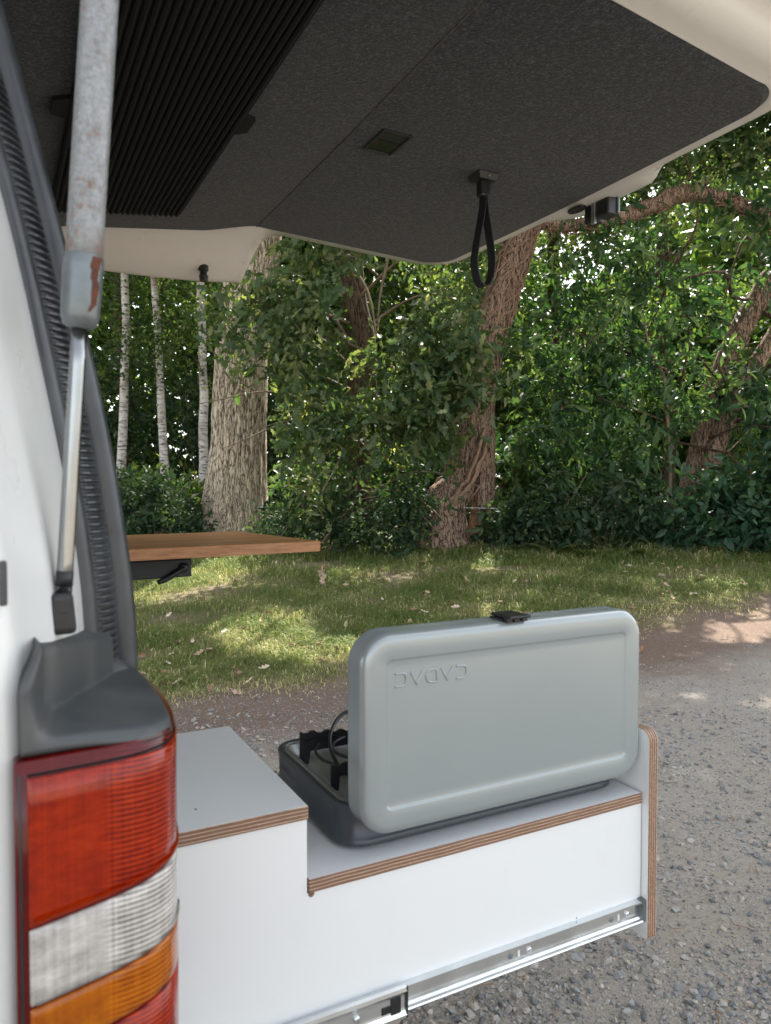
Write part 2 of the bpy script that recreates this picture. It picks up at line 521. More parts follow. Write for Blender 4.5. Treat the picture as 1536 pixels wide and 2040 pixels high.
def make_ground():
    def axis(lim_near, step, far):
        a = list(np.arange(-lim_near, lim_near + 1e-6, step))
        s = step; v = lim_near
        while v < far:
            s *= 1.35; v += s
            a.append(v); a.insert(0, -v)
        return np.array(a)
    xs = axis(14, 0.12, 600); ys = axis(16, 0.12, 600)
    gx, gy = np.meshgrid(xs, ys, indexing='ij')
    z = ground_z(gx, gy)
    v = np.stack([gx, gy, z], -1).reshape(-1, 3)
    nx, ny = len(xs), len(ys)
    i = np.arange(nx - 1)[:, None] * ny + np.arange(ny - 1)[None, :]
    f = np.stack([i, i + ny, i + ny + 1, i + 1], -1).reshape(-1, 4)
    me = np_mesh('ground', v, f)
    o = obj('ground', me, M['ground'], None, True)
    tag(o, kind='structure')

def np_mesh(name, v, f, rnd=None):
    """v (N,3), f (M,k) all the same size, or list of such arrays"""
    fs = f if isinstance(f, list) else [f]
    me = bpy.data.meshes.new(name)
    v = np.ascontiguousarray(v, dtype=np.float32)
    nl = sum(a.size for a in fs); nf = sum(len(a) for a in fs)
    me.vertices.add(len(v)); me.vertices.foreach_set('co', v.ravel())
    me.loops.add(nl)
    me.loops.foreach_set('vertex_index', np.concatenate([a.ravel() for a in fs]).astype(np.int32))
    tot = np.concatenate([np.full(len(a), a.shape[1]) for a in fs]).astype(np.int32)
    start = np.concatenate([[0], np.cumsum(tot)[:-1]]).astype(np.int32)
    me.polygons.add(nf)
    me.polygons.foreach_set('loop_start', start)
    me.polygons.foreach_set('loop_total', tot)
    if rnd is not None:
        at = me.attributes.new('rnd', 'FLOAT', 'POINT')
        at.data.foreach_set('value', np.ascontiguousarray(rnd, dtype=np.float32))
    me.polygons.foreach_set('use_smooth', np.zeros(nf, dtype=bool))
    me.update(calc_edges=True)
    me.validate()
    return me

make_ground()

# ------------------------------------------------------------------ leaf machinery
def tmpl_oak():
    out = [(0.0, 0.02), (0.20, 0.15), (0.33, 0.08), (0.49, 0.24), (0.61, 0.12), (0.77, 0.21), (1.0, 0.0)]
    v = []
    for t, h in out: v.append((t, h, 0.22 * h - 0.12 * t * t))
    for t, h in out[:-1]: v.append((t, -h, 0.22 * h - 0.12 * t * t))
    m1, m2 = len(v), len(v) + 1
    v.append((0.33, 0, -0.013)); v.append((0.61, 0, -0.045))
    f = [(0, 1, 2, m1), (m1, 2, 3, 4, m2), (m2, 4, 5, 6), (m1, 9, 8, 7), (m2, 11, 10, 9, m1), (6, 12, 11, m2)]
    return np.array(v), f
def tmpl_lance(wd=0.15):
    v = [(0, 0, 0), (0.30, wd, 0.05), (0.66, wd * 0.85, 0.0), (1, 0, -0.14), (0.30, -wd, 0.05), (0.66, -wd * 0.85, 0.0), (0.48, 0, -0.02)]
    f = [(0, 1, 6), (6, 1, 2), (6, 2, 3), (0, 6, 4), (6, 5, 4), (6, 3, 5)]
    return np.array(v), f
def tmpl_simple(wd=0.3):
    return np.array([(0, 0, 0), (0.45, wd, 0.06), (1, 0, -0.08), (0.45, -wd, 0.06)]), [(0, 1, 2), (0, 2, 3)]
T_OAK, T_LANCE, T_LAUREL, T_SIMPLE = tmpl_oak(), tmpl_lance(), tmpl_lance(0.21), tmpl_simple()

def norm(a): return a / np.maximum(np.linalg.norm(a, axis=-1, keepdims=True), 1e-9)
def leaf_mesh(name, pos, axis, nrm, size, tmpl, rnd):
    tv, tf = tmpl
    a = norm(axis); b = norm(np.cross(nrm, a)); n = np.cross(a, b)
    s = size[:, None, None]
    v = pos[:, None, :] + s * (tv[None, :, 0:1] * a[:, None] + tv[None, :, 1:2] * b[:, None] + tv[None, :, 2:3] * n[:, None])
    k = len(tv); N = len(pos)
    fs = {}
    for q in tf: fs.setdefault(len(q), []).append(q)
    base = (np.arange(N) * k)[:, None, None]
    fl = [(base + np.array(qs)[None]).reshape(-1, kk) for kk, qs in fs.items()]
    return np_mesh(name, v.reshape(-1, 3), fl, np.repeat(rnd, k))

# patches of ground that the sun reaches through gaps in the canopy: (x, y, radius x, radius y)
SUN_GAPS = [(1.85, 5.65, 0.50, 0.70), (2.15, 5.05, 0.42, 0.30), (5.6, 3.9, 0.75, 0.30), (3.6, 3.05, 0.34, 0.10), (4.1, 2.75, 0.4, 0.09), (7.3, 4.3, 0.9, 0.25), (2.8, 2.2, 0.3, 0.10), (1.0, 4.15, 0.2, 0.12)]
def gap_mask(p):
    t = p[:, 2] / SUN.z
    gx = p[:, 0] - SUN.x * t; gy = p[:, 1] - SUN.y * t
    k = np.ones(len(p), bool)
    for x, y, rx, ry in SUN_GAPS:
        k &= ((gx - x) / rx) ** 2 + ((gy - y) / ry) ** 2 > 1
    return k

def sprays(centres, n_per, length, spread, size, flat=0.55, droop=0.25, outward=None):
    """leafy twigs: for every twig centre n_per leaves strung along a twig direction"""
    C = len(centres)
    d = rng.normal(size=(C, 3)); d[:, 2] *= 0.5; d[:, 2] -= 0.15
    if outward is not None: d += outward * 1.2
    d = norm(d)
    t = rng.random((C, n_per)) - 0.3
    pos = centres[:, None] + d[:, None] * (t[..., None] * length) + rng.normal(size=(C, n_per, 3)) * spread
    ax = norm(d[:, None] * 0.8 + rng.normal(size=(C, n_per, 3)) * 0.75 + np.array([0, 0, -droop]))
    up = norm(np.array([0, 0, 1.0]) * flat + rng.normal(size=(C, n_per, 3)) * 0.55)
    sz = size * (0.45 + 0.95 * rng.random((C, n_per)))
    tone = rng.random((C, 1)) * 0.55 + rng.random((C, n_per)) * 0.45
    rs = lambda a: a.reshape(-1, a.shape[-1])
    return rs(pos), rs(ax), rs(up), sz.ravel(), tone.ravel()

def blob_points(n, blobs, shell=0.5):
    """points in a union of ellipsoids in the (r,w,z) frame: blob = (r,w,z, sr,sw,sz, weight)"""
    B = np.array(blobs, float)
    wt = B[:, 6] / B[:, 6].sum()
    k = rng.choice(len(B), n, p=wt)
    u = norm(rng.normal(size=(n, 3))) * (rng.random((n, 1)) ** shell)
    p = B[k, :3] + u * B[k, 3:6]
    return rw2xyz(p)
def rw2xyz(p):
    return np.stack([CA * p[:, 0] + SA * p[:, 1], -SA * p[:, 0] + CA * p[:, 1], p[:, 2]], -1)

def crown(name, parent, cents, n_per, length, spread, size, tmpl, mat, keep=None, flat=0.55, droop=0.25, single=0):
    pos, ax, up, sz, tone = sprays(cents, n_per, length, spread, size, flat, droop)
    k = gap_mask(pos) & (pos[:, 2] > ground_z(pos[:, 0], pos[:, 1]) + 0.02)
    if keep is not None: k &= keep(pos)
    if single:
        w = SA * pos[:, 0] + CA * pos[:, 1]; r = CA * pos[:, 0] - SA * pos[:, 1]
        sc_ = np.where(k & (r / w > -0.33) & (r / w < 0.51) & (pos[:, 2] < 1.25 + 0.27 * w), sz / w, 0)
        ids = np.argsort(-sc_)[:single]
        k[ids] = False
    o = obj(name, leaf_mesh(name, pos[k], ax[k], up[k], sz[k], tmpl, tone[k]), mat, parent)
    if single:
        vs = []
        for q in range(5):
            me = np_mesh('leaf', tmpl[0], [np.array([f]) for f in tmpl[1]], np.full(len(tmpl[0]), 0.12 + 0.2 * q))
            me.materials.append(mat); vs.append(me)
        for i in ids:
            a = Vector(ax[i]).normalized(); b = Vector(up[i]).cross(a).normalized(); n_ = a.cross(b)
            lf = bpy.data.objects.new('leaf', vs[min(4, int(tone[i] * 5))])
            COL.objects.link(lf); lf.parent = o
            m = Matrix((a, b, n_)).transposed().to_4x4()
            lf.matrix_local = Matrix.Translation(Vector(pos[i])) @ m @ Matrix.Scale(float(sz[i]), 4)
    return o

def trunk_mesh(name, pts, rads, n=28, rings=60, rough=0.05, ridge=0.0, seed=0, flare=0.0, nridge=11):
    c = spline(pts, rings)
    rr = np.interp(np.linspace(0, 1, rings), np.linspace(0, 1, len(rads)), rads)
    V, F = [], []
    for i in range(rings):
        t = c[min(i + 1, rings - 1)] - c[max(i - 1, 0)]
        t = Vector(t).normalized()
        nrm = t.cross(Vector((0.3, 1, 0.1))).normalized(); b = t.cross(nrm)
        hgt = c[i][2] - c[0][2]
        for j in range(n):
            a = 2 * math.pi * j / n
            d = nrm * math.cos(a) + b * math.sin(a)
            p = Vector(c[i]) + d * rr[i]
            q = Vector((p.x * 2.2 + seed, p.y * 2.2, p.z * 0.9))
            nz = mnoise.noise(q) * 1.0 + 0.5 * mnoise.noise(q * 2.7)
            rd = ridge * (0.5 - abs(mnoise.noise(Vector((d.x * nridge * 0.35 + seed, d.y * nridge * 0.35, p.z * 0.8)))) * 2)
            fl = flare * math.exp(-hgt * 2.6) * (1 + 0.5 * math.sin(a * 5 + seed) + 0.3 * math.sin(a * 3 + 1.1 * seed))
            V.append(Vector(c[i]) + d * (rr[i] * (1 + rough * nz + rd) + rr[0] * fl))
    for i in range(rings - 1):
        for j in range(n):
            F.append((i * n + j, i * n + (j + 1) % n, (i + 1) * n + (j + 1) % n, (i + 1) * n + j))
    F.append(tuple(range((rings - 1) * n, rings * n)))
    F.append(tuple(range(n - 1, -1, -1)))
    return pydata(name, V, F)

def rwpts(l): return [W(r, w, z) for r, w, z in l]
def xy_r(x, y): return CA * x - SA * y
def xy_w(x, y): return SA * x + CA * y

def branch_set(name, parent, starts, mat, n=5):
    """branches of one tree, each a part of its own: start = list of points, base radius"""
    for pts, r in starts:
        c = spline(pts, 12)
        V, F = tube_data(c, [r * (1 - 0.75 * i / 11) for i in range(12)], n, True, 0.15)
        obj(name, pydata(name, V, F), mat, parent, True)

def rand_branches(base, top, count, length, r0, rise=0.4, spread=1.0):
    out = []
    b = np.array(base); t = np.array(top)
    for i in range(count):
        s = b + (t - b) * rng.random()
        d = rng.normal(size=3); d[2] = 0; d = d / np.linalg.norm(d) * length * (0.6 + 0.6 * rng.random()) * spread
        m = s + d * 0.5 + np.array([0, 0, rise * 0.5 * length]) + rng.normal(size=3) * 0.1 * length
        e = s + d + np.array([0, 0, rise * length * (rng.random() - 0.1)]) + rng.normal(size=3) * 0.12 * length
        out.append(([s, (s + m) / 2 + rng.normal(size=3) * 0.05 * length, m, e], r0 * (0.6 + 0.6 * rng.random())))
    return out

# ================================================================== THE VAN
YC = 1.53                       # centre line of the van (y)
van = empty('van', 'white camper van with its tailgate raised over the pull-out kitchen', 'van', (0, 0.9, 0))

# ---- pillar: curves of the seal and of the edge of the painted jamb, x as a function of z
SEAL = np.array([(1.95, -0.045), (1.746, 0.011), (1.627, 0.038), (1.505, 0.067), (1.414, 0.087), (1.358, 0.099), (1.309, 0.109), (1.224, 0.121), (1.18, 0.127), (1.125, 0.133), (1.072, 0.135), (1.002, 0.135), (0.8, 0.135), (0.5, 0.13)])[::-1]
WHT = np.array([(1.95, -0.11), (1.75, -0.055), (1.60, -0.012), (1.527, 0.007), (1.481, 0.018), (1.434, 0.026), (1.392, 0.035), (1.333, 0.045), (1.27, 0.057), (1.201, 0.067), (1.158, 0.072), (1.107, 0.075), (0.9, 0.075), (0.5, 0.07)])[::-1]
def xs(z): return float(np.interp(z, SEAL[:, 0], SEAL[:, 1]))
def xw(z): return float(np.interp(z, WHT[:, 0], WHT[:, 1]))
def smoothed(f, z): return sum(f(z + d) for d in (-0.05, -0.025, 0, 0.025, 0.05)) / 5

def mirror_y(pts): return [(x, 2 * YC - y, z) for x, y, z in pts]

def loft(name, rows, mat, parent, closed=False, smooth=True, flip=False):
    n = len(rows[0]); V = [p for r in rows for p in r]; F = []
    for i in range(len(rows) - 1):
        for j in range(n if closed else n - 1):
            a, b = i * n + j, i * n + (j + 1) % n
            q = (a, b, b + n, a + n)
            F.append(q[::-1] if flip else q)
    me = pydata(name, V, F)
    bm = bmesh.new(); bm.from_mesh(me)
    return obj(name, from_bm(name, bm), mat, parent, smooth)

ZS = np.linspace(0.42, 1.92, 64)
def outer_y(z):                 # tumblehome of the body side
    return 0.60 + 0.10 * max(0, (z - 1.05) / 0.85) ** 1.6
def jamb_rows(mir):
    rows = []
    for z in ZS:
        a, b = smoothed(xw, z), smoothed(xs, z)
        oy = outer_y(z)
        p = [(-2.3, oy + 0.03, z), (-1.2, oy, z), (a - 0.13, oy, z), (a - 0.072, oy + 0.004, z), (a - 0.062, oy + 0.014, z), (a - 0.058, oy + 0.03, z),
             (a - 0.035, oy + 0.06, z), (a - 0.010, 0.735, z), (a, 0.77, z), (a + 0.002, 0.785, z), (a - 0.02, 0.80, z), (b - 0.035, 0.872, z), (b - 0.05, 0.90, z), (b - 0.5, 0.90, z), (-2.3, 0.80, z)]
        rows.append(mirror_y(p) if mir else p)
    return rows
loft('body_side', jamb_rows(False), M['van'], van)
loft('body_side', jamb_rows(True), M['van'], van)

def strip(name, f0, f1, lift, mat, parent, n=90, z0=0.50, z1=1.92, ribs=0, mir=False):
    """rubber strip lying between fractions f0..f1 of the way from paint edge to seal edge"""
    zs = []
    rows = []
    cnt = ribs * 4 + 1 if ribs else n
    for i in range(cnt):
        z = z0 + (z1 - z0) * i / (cnt - 1)
        A = Vector((smoothed(xw, z), 0.77, z)); B = Vector((smoothed(xs, z), 0.86, z))
        nrm = Vector((B.y - A.y, -(B.x - A.x), 0)).normalized()
        up = lift
        if ribs: up = lift + (0.0045 if (i % 4) in (1, 2) else 0.0)
        row = []
        for k, h in ((0.0, -0.004), (0.12, 0.6), (0.35, 1.0), (0.65, 1.0), (0.88, 0.6), (1.0, -0.004)):
            p = A.lerp(B, f0 + (f1 - f0) * k) + nrm * (up * h if h > 0 else h)
            row.append(tuple(p))
        rows.append(mirror_y(row) if mir else row)
    return loft(name, rows, mat, parent, smooth=not ribs)
for mir in (False, True):
    seal = strip('door_seal', 0.68, 0.95, 0.010, M['rubber'], van, mir=mir)
    strip('seal_lip', -0.04, 0.20, 0.008, M['rubber'], seal, mir=mir)
    strip('ribbed_channel', 0.22, 0.60, 0.003, M['rubber'], seal, ribs=118, z0=1.05, z1=1.92, mir=mir)
    strip('channel_floor', 0.18, 0.74, -0.002, M['rubber'], seal, mir=mir)
    strip('seal_edge', 0.945, 1.00, 0.004, M['black_plastic'], seal, mir=mir)

# ---- corner trim above the tail light: a moulded pocket
def trim_panel(mir):
    nu, nv = 48, 44
    S = lambda a, b, t: smooth(a, b, np.array(t)).item()
    rows = []
    for i in range(nv):
        v = i / (nv - 1)                       # 0 bottom .. 1 top
        row = []
        xr = 0.128 - 0.028 * S(0.22, 0.50, v)  # the ledge runs out further back than the wall above it
        for j in range(nu):
            u = j / (nu - 1)                   # 0 outer (forward) .. 1 rearmost
            x = 0.013 + u * (xr - 0.013)
            if u < 0.2: x += 0.014 * S(0.55, 1.0, v) * (1 - u / 0.2)
            yf = 0.596 + 0.008 * u + 0.055 * max(0, (x - 0.095) / 0.05) ** 2 + 0.010 * S(0.6, 1.0, v)
            yb = float(np.interp(x, [0.0, 0.017, 0.040, 0.10, 0.15], [0.60, 0.618, 0.648, 0.775, 0.82])) - 0.004
            d = S(0.06, 0.22, u) * (0.06 + 0.94 * S(0.10, 0.34, v))
            if v < 0.10: d *= v / 0.10
            y = yf + max(0.0, yb - yf) * d
            y += 0.004 * S(0.9, 1.0, v) + 0.003 * (1 - S(0.0, 0.05, v))
            z = 1.0535 + (1.132 - 0.17 * (y - 0.60) - 1.0535) * v - (0.006 * S(0.3, 1.0, u) if v < 0.4 else 0.0) * (1 - v / 0.4)
            row.append((x, y, z))
        row = [(row[0][0] - 0.004, row[0][1] + 0.05, row[0][2])] + row + [(row[-1][0] - 0.004, row[-1][1] + 0.06, row[-1][2])]
        rows.append(row)
    rows.append([(x - 0.004, y + 0.05, z + 0.004) for x, y, z in rows[-1]])
    rows.insert(0, [(x - 0.003, y + 0.05, z - 0.001) for x, y, z in rows[0]])
    if mir: rows = [mirror_y(r) for r in rows]
    return loft('corner_trim', rows, M['trim'], van)
trim_panel(False); trim_panel(True)

# ---- tail light
PLAN = spline([(0.008, 0.640), (0.008, 0.602), (0.012, 0.594), (0.045, 0.596), (0.085, 0.601), (0.112, 0.613), (0.130, 0.638), (0.139, 0.690), (0.140, 0.760), (0.136, 0.81)], 90)
def light_band(name, z0, z1, mat, parent, i0=0, i1=90, out=0.0, tilt0=0.0, tilt1=0.0):
    rows = []
    prof = [(z0, -0.006), (z0 + 0.0005, -0.0015), (z0 + 0.0015, 0.0)] + [(z0 + (z1 - z0) * t, 0.0) for t in (0.2, 0.4, 0.6, 0.8)] + [(z1 - 0.0015, 0.0), (z1 - 0.0005, -0.0015), (z1, -0.006)]
    pts = PLAN[i0:i1]
    cen = np.array([0.02, 0.80])
    for z, o in prof:
        row = []
        for k, p in enumerate(pts):
            t = pts[min(k + 1, len(pts) - 1)] - pts[max(k - 1, 0)]
            nn = np.array([t[1], -t[0]]); nn /= np.linalg.norm(nn)
            q = p + nn * (o + out)
            if k in (0, len(pts) - 1): q = p + nn * (-0.006)
            fz = (z - z0) / (z1 - z0)
            row.append((q[0], q[1], z + (tilt0 * (1 - fz) + tilt1 * fz) * (q[0] - 0.13)))
        rows.append(row)
    return rows
def tail_light(mir):
    mr = (lambda R_: [mirror_y(r) for r in R_]) if mir else (lambda R_: R_)
    hb = light_band('h', 0.652, 1.052, None, None)
    hb = [[(x + (0.07 - x) * 0.95, y + (0.80 - y) * 0.95, 0.652) for x, y, z in hb[0]]] + hb + [[(x + (0.07 - x) * 0.95, y + (0.80 - y) * 0.95, 1.0515) for x, y, z in hb[-1]]]
    hs = loft('tail_light', mr(hb), M['lens_dark'], van)
    i0 = 21
    T = 0.12                                   # the bands climb towards the rear edge
    for nm, z0, z1, mt, t0, t1 in (('red_lens', 0.9415, 1.0395, 'lens_red', T, 0), ('clear_lens', 0.8825, 0.940, 'lens_clear', T, T), ('amber_lens', 0.8415, 0.881, 'lens_amber', T, T), ('red_lens', 0.665, 0.840, 'lens_red', 0, T)):
        loft(nm, mr(light_band(nm, z0, z1, None, None, i0, 90, 0.0022, t0, t1)), M[mt], hs)
    # black gasket line round the lens
    loft('gasket', mr(light_band('g', 0.66, 1.043, None, None, 18, 22, 0.0010)), M['black_plastic'], hs)
    loft('gasket', mr(light_band('g', 1.0400, 1.0428, None, None, 21, 90, 0.0012)), M['black_plastic'], hs)
    loft('lens_rim', mr(light_band('r', 0.9445, 0.9475, None, None, 22, 90, 0.0034, T, T)), M['lens_bright'], hs)
    loft('lens_rim', mr(light_band('r', 0.8832, 0.8858, None, None, 22, 66, 0.0034, T, T)), M['lens_clear'], hs)
tail_light(False); tail_light(True)

# ---- bump stop pad on the body edge and roof, floor, bumper of the van
box('door_pad', (0.0005, 0.603, 1.165), (0.006, 0.612, 1.198), M['rubber'], van, 0.002)
def roof():
    rows = []
    for x in np.linspace(-2.3, -0.07, 12):
        row = []
        for y in np.linspace(-0.83, 0.83, 25):
            row.append((x, YC + y, 1.915 + 0.075 * (1 - (abs(y) / 0.83) ** 3)))
        row = [(x, YC - 0.835, 1.86)] + row + [(x, YC + 0.835, 1.86)]
        rows.append(row)
    loft('roof', rows, M['van'], van)
    box('roof_lining', (-2.28, YC - 0.62, 1.86), (-0.10, YC + 0.62, 1.88), M['carpet'], van)
roof()
box('floor', (-2.28, YC - 0.72, 0.44), (0.06, YC + 0.72, 0.485), M['black_plastic'], van, 0.004)
def bumper():
    rows = []
    for k in range(41):
        y = -0.94 + 1.88 * k / 40
        ed = max(0, abs(y) - 0.80) / 0.14
        x = 0.155 - 0.11 * ed ** 2
        rows.append([(x - 0.10, YC + y, 0.475), (x - 0.01, YC + y, 0.472), (x, YC + y, 0.462), (x + 0.008, YC + y, 0.38), (x - 0.01, YC + y, 0.29), (x - 0.06, YC + y, 0.27)])
    loft('rear_bumper', rows, M['trim'], van)
bumper()
# the wheel under the near body side
def wheel(y0, y1):
    cx, cz, r = -1.05, 0.32, 0.32
    prof = [(0.0, 0.20), (0.0, 0.24), (0.02, 0.30), (0.04, 0.32), (0.16, 0.32), (0.18, 0.30), (0.20, 0.24), (0.20, 0.20)]
    rows = []
    for k in range(41):
        a = 2 * math.pi * k / 40
        rows.append([(cx + q * math.cos(a), y0 + d * (y1 - y0) / 0.20, cz + q * math.sin(a)) for d, q in prof])
    ty = loft('wheel', rows, M['rubber'], van)
    rows = []
    prof = [(0.0, 0.0), (0.02, 0.05), (0.01, 0.12), (0.03, 0.19), (0.0, 0.205)]
    for k in range(41):
        a = 2 * math.pi * k / 40
        rows.append([(cx + q * math.cos(a), y0 + d * (1 if y1 > y0 else -1) + (0.02 if y1 > y0 else -0.02), cz + q * math.sin(a)) for d, q in prof])
    loft('rim', rows, M['steel'], ty)
wheel(0.66, 0.86); wheel(2 * YC - 0.66, 2 * YC - 0.86)

# ---- tailgate -----------------------------------------------------------------
XB, ZT = 0.70, 2.04             # bend line and height of the lower half
def zc(x): return ZT - max(0.0, XB - x) * 0.13
XE = 1.395
def y_far(x):
    if x < XB: return YC + 0.695 - 0.055 * smooth(XB - 0.16, XB, np.array(x)).item()
    return YC + 0.64 + 0.08 * (x - XB) / (XE - XB)
def y_near(x):
    if x < XB: return YC - 0.695 + 0.055 * smooth(XB - 0.16, XB, np.array(x)).item()
    return YC - 0.64 + 0.075 * (x - XB) / (XE - XB)
def outline():
    pts = []
    rc = 0.085
    for x in np.concatenate([np.linspace(-0.09, XB - 0.17, 14), np.linspace(XB - 0.15, XB + 0.14, 59), np.linspace(XB + 0.17, XE - rc, 10)]):
        pts.append((x, y_far(x)))
    yf = y_far(XE - rc); yn = y_near(XE - rc)
    for a in np.linspace(90, 0, 9)[1:]:
        pts.append((XE - rc + rc * math.cos(R(a)), yf - rc + rc * math.sin(R(a)) + 0.004 * (1 - a / 90)))
    for t in np.linspace(0, 1, 42)[1:-1]:
        pts.append((XE + 0.012 * math.sin(math.pi * t) + 0.012 * t, (yf - rc + 0.004) * (1 - t) + (yn + rc - 0.004) * t))
    for a in np.linspace(0, -90, 9)[:-1]:
        pts.append((XE + 0.012 - rc + rc * math.cos(R(a)), yn + rc + rc * math.sin(R(a)) - 0.004 * (1 + a / 90)))
    for x in np.concatenate([np.linspace(-0.09, XB - 0.17, 14), np.linspace(XB - 0.15, XB + 0.14, 59), np.linspace(XB + 0.17, XE - rc, 10)])[::-1]:
        pts.append((x, y_near(x)))
    return np.array(pts)
OUT = outline()
P_WIN = np.array([(0, 0.0), (0.006, -0.004), (0.045, -0.012), (0.075, -0.050), (0.165, -0.088), (0.178, -0.092), (0.184, -0.088), (0.186, -0.02), (0.180, 0.06)])
P_LOW = np.array([(0, 0.0), (0.010, 0.003), (0.03, 0.006), (0.082, 0.018), (0.088, 0.036), (0.115, 0.040), (0.128, 0.046), (0.134, 0.085), (0.125, 0.13)])
P_END = np.array([(0, 0.0), (0.008, -0.002), (0.022, -0.002), (0.034, 0.0), (0.041, 0.003), (0.046, 0.008), (0.050, 0.018), (0.056, 0.07), (0.045, 0.13)])
def tailgate():
    n = len(OUT)
    rows = []
    for i, (x, y) in enumerate(OUT):
        t = OUT[min(i + 1, n - 1)] - OUT[max(i - 1, 0)]
        nr = np.array([-t[1], t[0]]); nr /= np.linalg.norm(nr)
        # share of end profile, share of window profile
        e = smooth(0.25, 0.85, np.array(nr[0])).item() if x > XE - 0.13 else 0.0
        wn_ = float(np.clip(1 - (x - (XB + 0.022)) / 0.095, 0, 1)) ** 2.4
        pr = P_WIN * wn_ + P_LOW * (1 - wn_)
        if wn_ > 0.0 and wn_ < 1.0:        # concave sweep: lower points retreat first
            w2 = wn_
            pr = P_WIN * w2 + P_LOW * (1 - w2)
        pr = pr.copy()
        pr[:7, 1] *= np.where(pr[:7, 1] < 0, 0.45 + 0.75 * smooth(-0.1, XB, np.array(x)).item(), 1.0)
        pr = pr * (1 - e) + P_END * e
        if e > 0.9:                        # swelling round the latch
            bl = 1 - smooth(0.13, 0.23, np.array(abs(y - YC))).item()
            pr = pr.copy(); pr[2:, 0] += 0.045 * bl * np.clip(np.arange(7) / 3, 0, 1); pr[2:, 1] -= 0.010 * bl
        z = zc(x)
        if nr[0] < 0.2 or x < XE - 0.13: nr = np.array([0.0, np.sign(y - YC)])
        row = [(x + nr[0] * a, y + nr[1] * a, z + b) for a, b in pr]
        if wn_ > 0 and e < 0.01:           # by the window the outer flange keeps its line while the carpet edge curves in
            sg = np.sign(y - YC)
            for k in range(2, 9):
                yw = YC + sg * (0.695 + P_WIN[k, 0]); yl = y + sg * P_LOW[k, 0]
                row[k] = (row[k][0], yw * wn_ + yl * (1 - wn_), row[k][2])
        rows.append(row)
    tg = loft('tailgate', rows, M['van_inner'], van)
    # outer skin over the top
    bm = bmesh.new()
    ring = [bm.verts.new(r[-1]) for r in rows]
    h = n // 2
    for i in range(h - 1):
        bm.faces.new((ring[i], ring[i + 1], ring[n - 2 - i], ring[n - 1 - i]))
    obj('outer_skin', from_bm('outer_skin', bm), M['van'], tg)
    # carpeted lining: pillow-edged sheet, following the outline
    V, F = [], []
    half = n // 2
    cols = 15
    prof = np.linspace(0, 1, cols)
    prof = 0.5 - 0.5 * np.cos(np.pi * prof)
    for i in range(half):
        a = OUT[i]; b = OUT[n - 1 - i]
        for t in prof:
            p = a * (1 - t) + b * t
            edge = min(t, 1 - t)
            inset = 0.0045 if 0 < edge else 0.0
            V.append((p[0], p[1], zc(p[0]) - (0.005 if edge > 0.012 else 0.001)))
    for i in range(half - 1):
        for j in range(cols - 1):
            F.append((i * cols + j, i * cols + j + 1, (i + 1) * cols + j + 1, (i + 1) * cols + j))
    me = pydata('carpet_lining', V, F)
    bm = bmesh.new(); bm.from_mesh(me)
    obj('carpet_lining', from_bm('carpet_lining', bm), M['carpet'], tg, False)
    # folded seam along the bend
    tube('seam', [(XB, y_near(XB) + 0.01, ZT - 0.0055), (XB + 0.004, YC, ZT - 0.0058), (XB, y_far(XB) - 0.005, ZT - 0.0055)], 0.0010, M['thread'], tg, 6)
    return tg
tg = tailgate()

# latch, grommet, bump stop, pull strap, lock pocket
def oval(name, c, rx, ry, h, mat, parent, ax=(1, 0), nseg=28):
    bm = bmesh.new()
    ax = Vector((ax[0], ax[1], 0)).normalized(); bx_ = Vector((-ax.y, ax.x, 0))
    rings = [(1.0, 0), (1.0, -h * 0.5), (0.93, -h), (0.86, -h), (0.80, -h * 0.55), (0.0, -h * 0.5)]
    pr = None
    for s, dz in rings:
        r_ = [bm.verts.new(Vector(c) + ax * (rx * max(s, 0.02) * math.cos(2 * math.pi * k / nseg)) + bx_ * (ry * max(s, 0.02) * math.sin(2 * math.pi * k / nseg)) + Vector((0, 0, dz))) for k in range(nseg)]
        if pr:
            for k in range(nseg): bm.faces.new((pr[k], pr[(k + 1) % nseg], r_[(k + 1) % nseg], r_[k]))
        pr = r_
    bm.faces.new(pr)
    return obj(name, from_bm(name, bm), mat, parent, True)
oval('grommet', (XE + 0.042, YC + 0.065, ZT - 0.011), 0.017, 0.032, 0.006, M['black_plastic'], tg)
def latch():
    x0, y0 = XE + 0.085, YC - 0.005
    bm = bmesh.new()
    add_box(bm, (x0 + 0.002, y0 - 0.040, ZT - 0.050), (x0 + 0.010, y0 - 0.032, ZT + 0.02), 0.003)
    o = obj('latch', from_bm('latch', bm), M['sleeve'], tg)
    bm = bmesh.new()
    add_box(bm, (x0 - 0.03, y0 - 0.035, ZT - 0.055), (x0 + 0.012, y0 + 0.012, ZT + 0.01), 0.008, 3)
    add_box(bm, (x0 - 0.028, y0 + 0.022, ZT - 0.058), (x0 + 0.012, y0 + 0.058, ZT + 0.01), 0.008, 3)
    add_box(bm, (x0 - 0.01, y0 + 0.010, ZT - 0.03), (x0 + 0.008, y0 + 0.024, ZT + 0.01), 0.002)
    obj('latch_body', from_bm('latch_body', bm), M['black_plastic'], o)
    box('latch_pin', (x0 - 0.034, y0 + 0.010, ZT - 0.068), (x0 - 0.026, y0 + 0.024, ZT - 0.005), M['steel'], o, 0.002)
latch()
def bump_stop():
    x, y = 0.585, YC + 0.815
    z = zc(x) - 0.082
    V, F = merge([tube_data([(x, y, z + 0.02), (x, y, z - 0.006)], 0.016, 14), tube_data([(x, y, z - 0.006), (x, y, z - 0.012), (x, y - 0.003, z - 0.024)], 0.011, 14), tube_data([(x, y - 0.003, z - 0.022), (x, y - 0.003, z - 0.040)], [0.0145, 0.013], 14)])
    obj('bump_stop', pydata('bump_stop', V, F), M['black_plastic'], tg, False)
bump_stop()
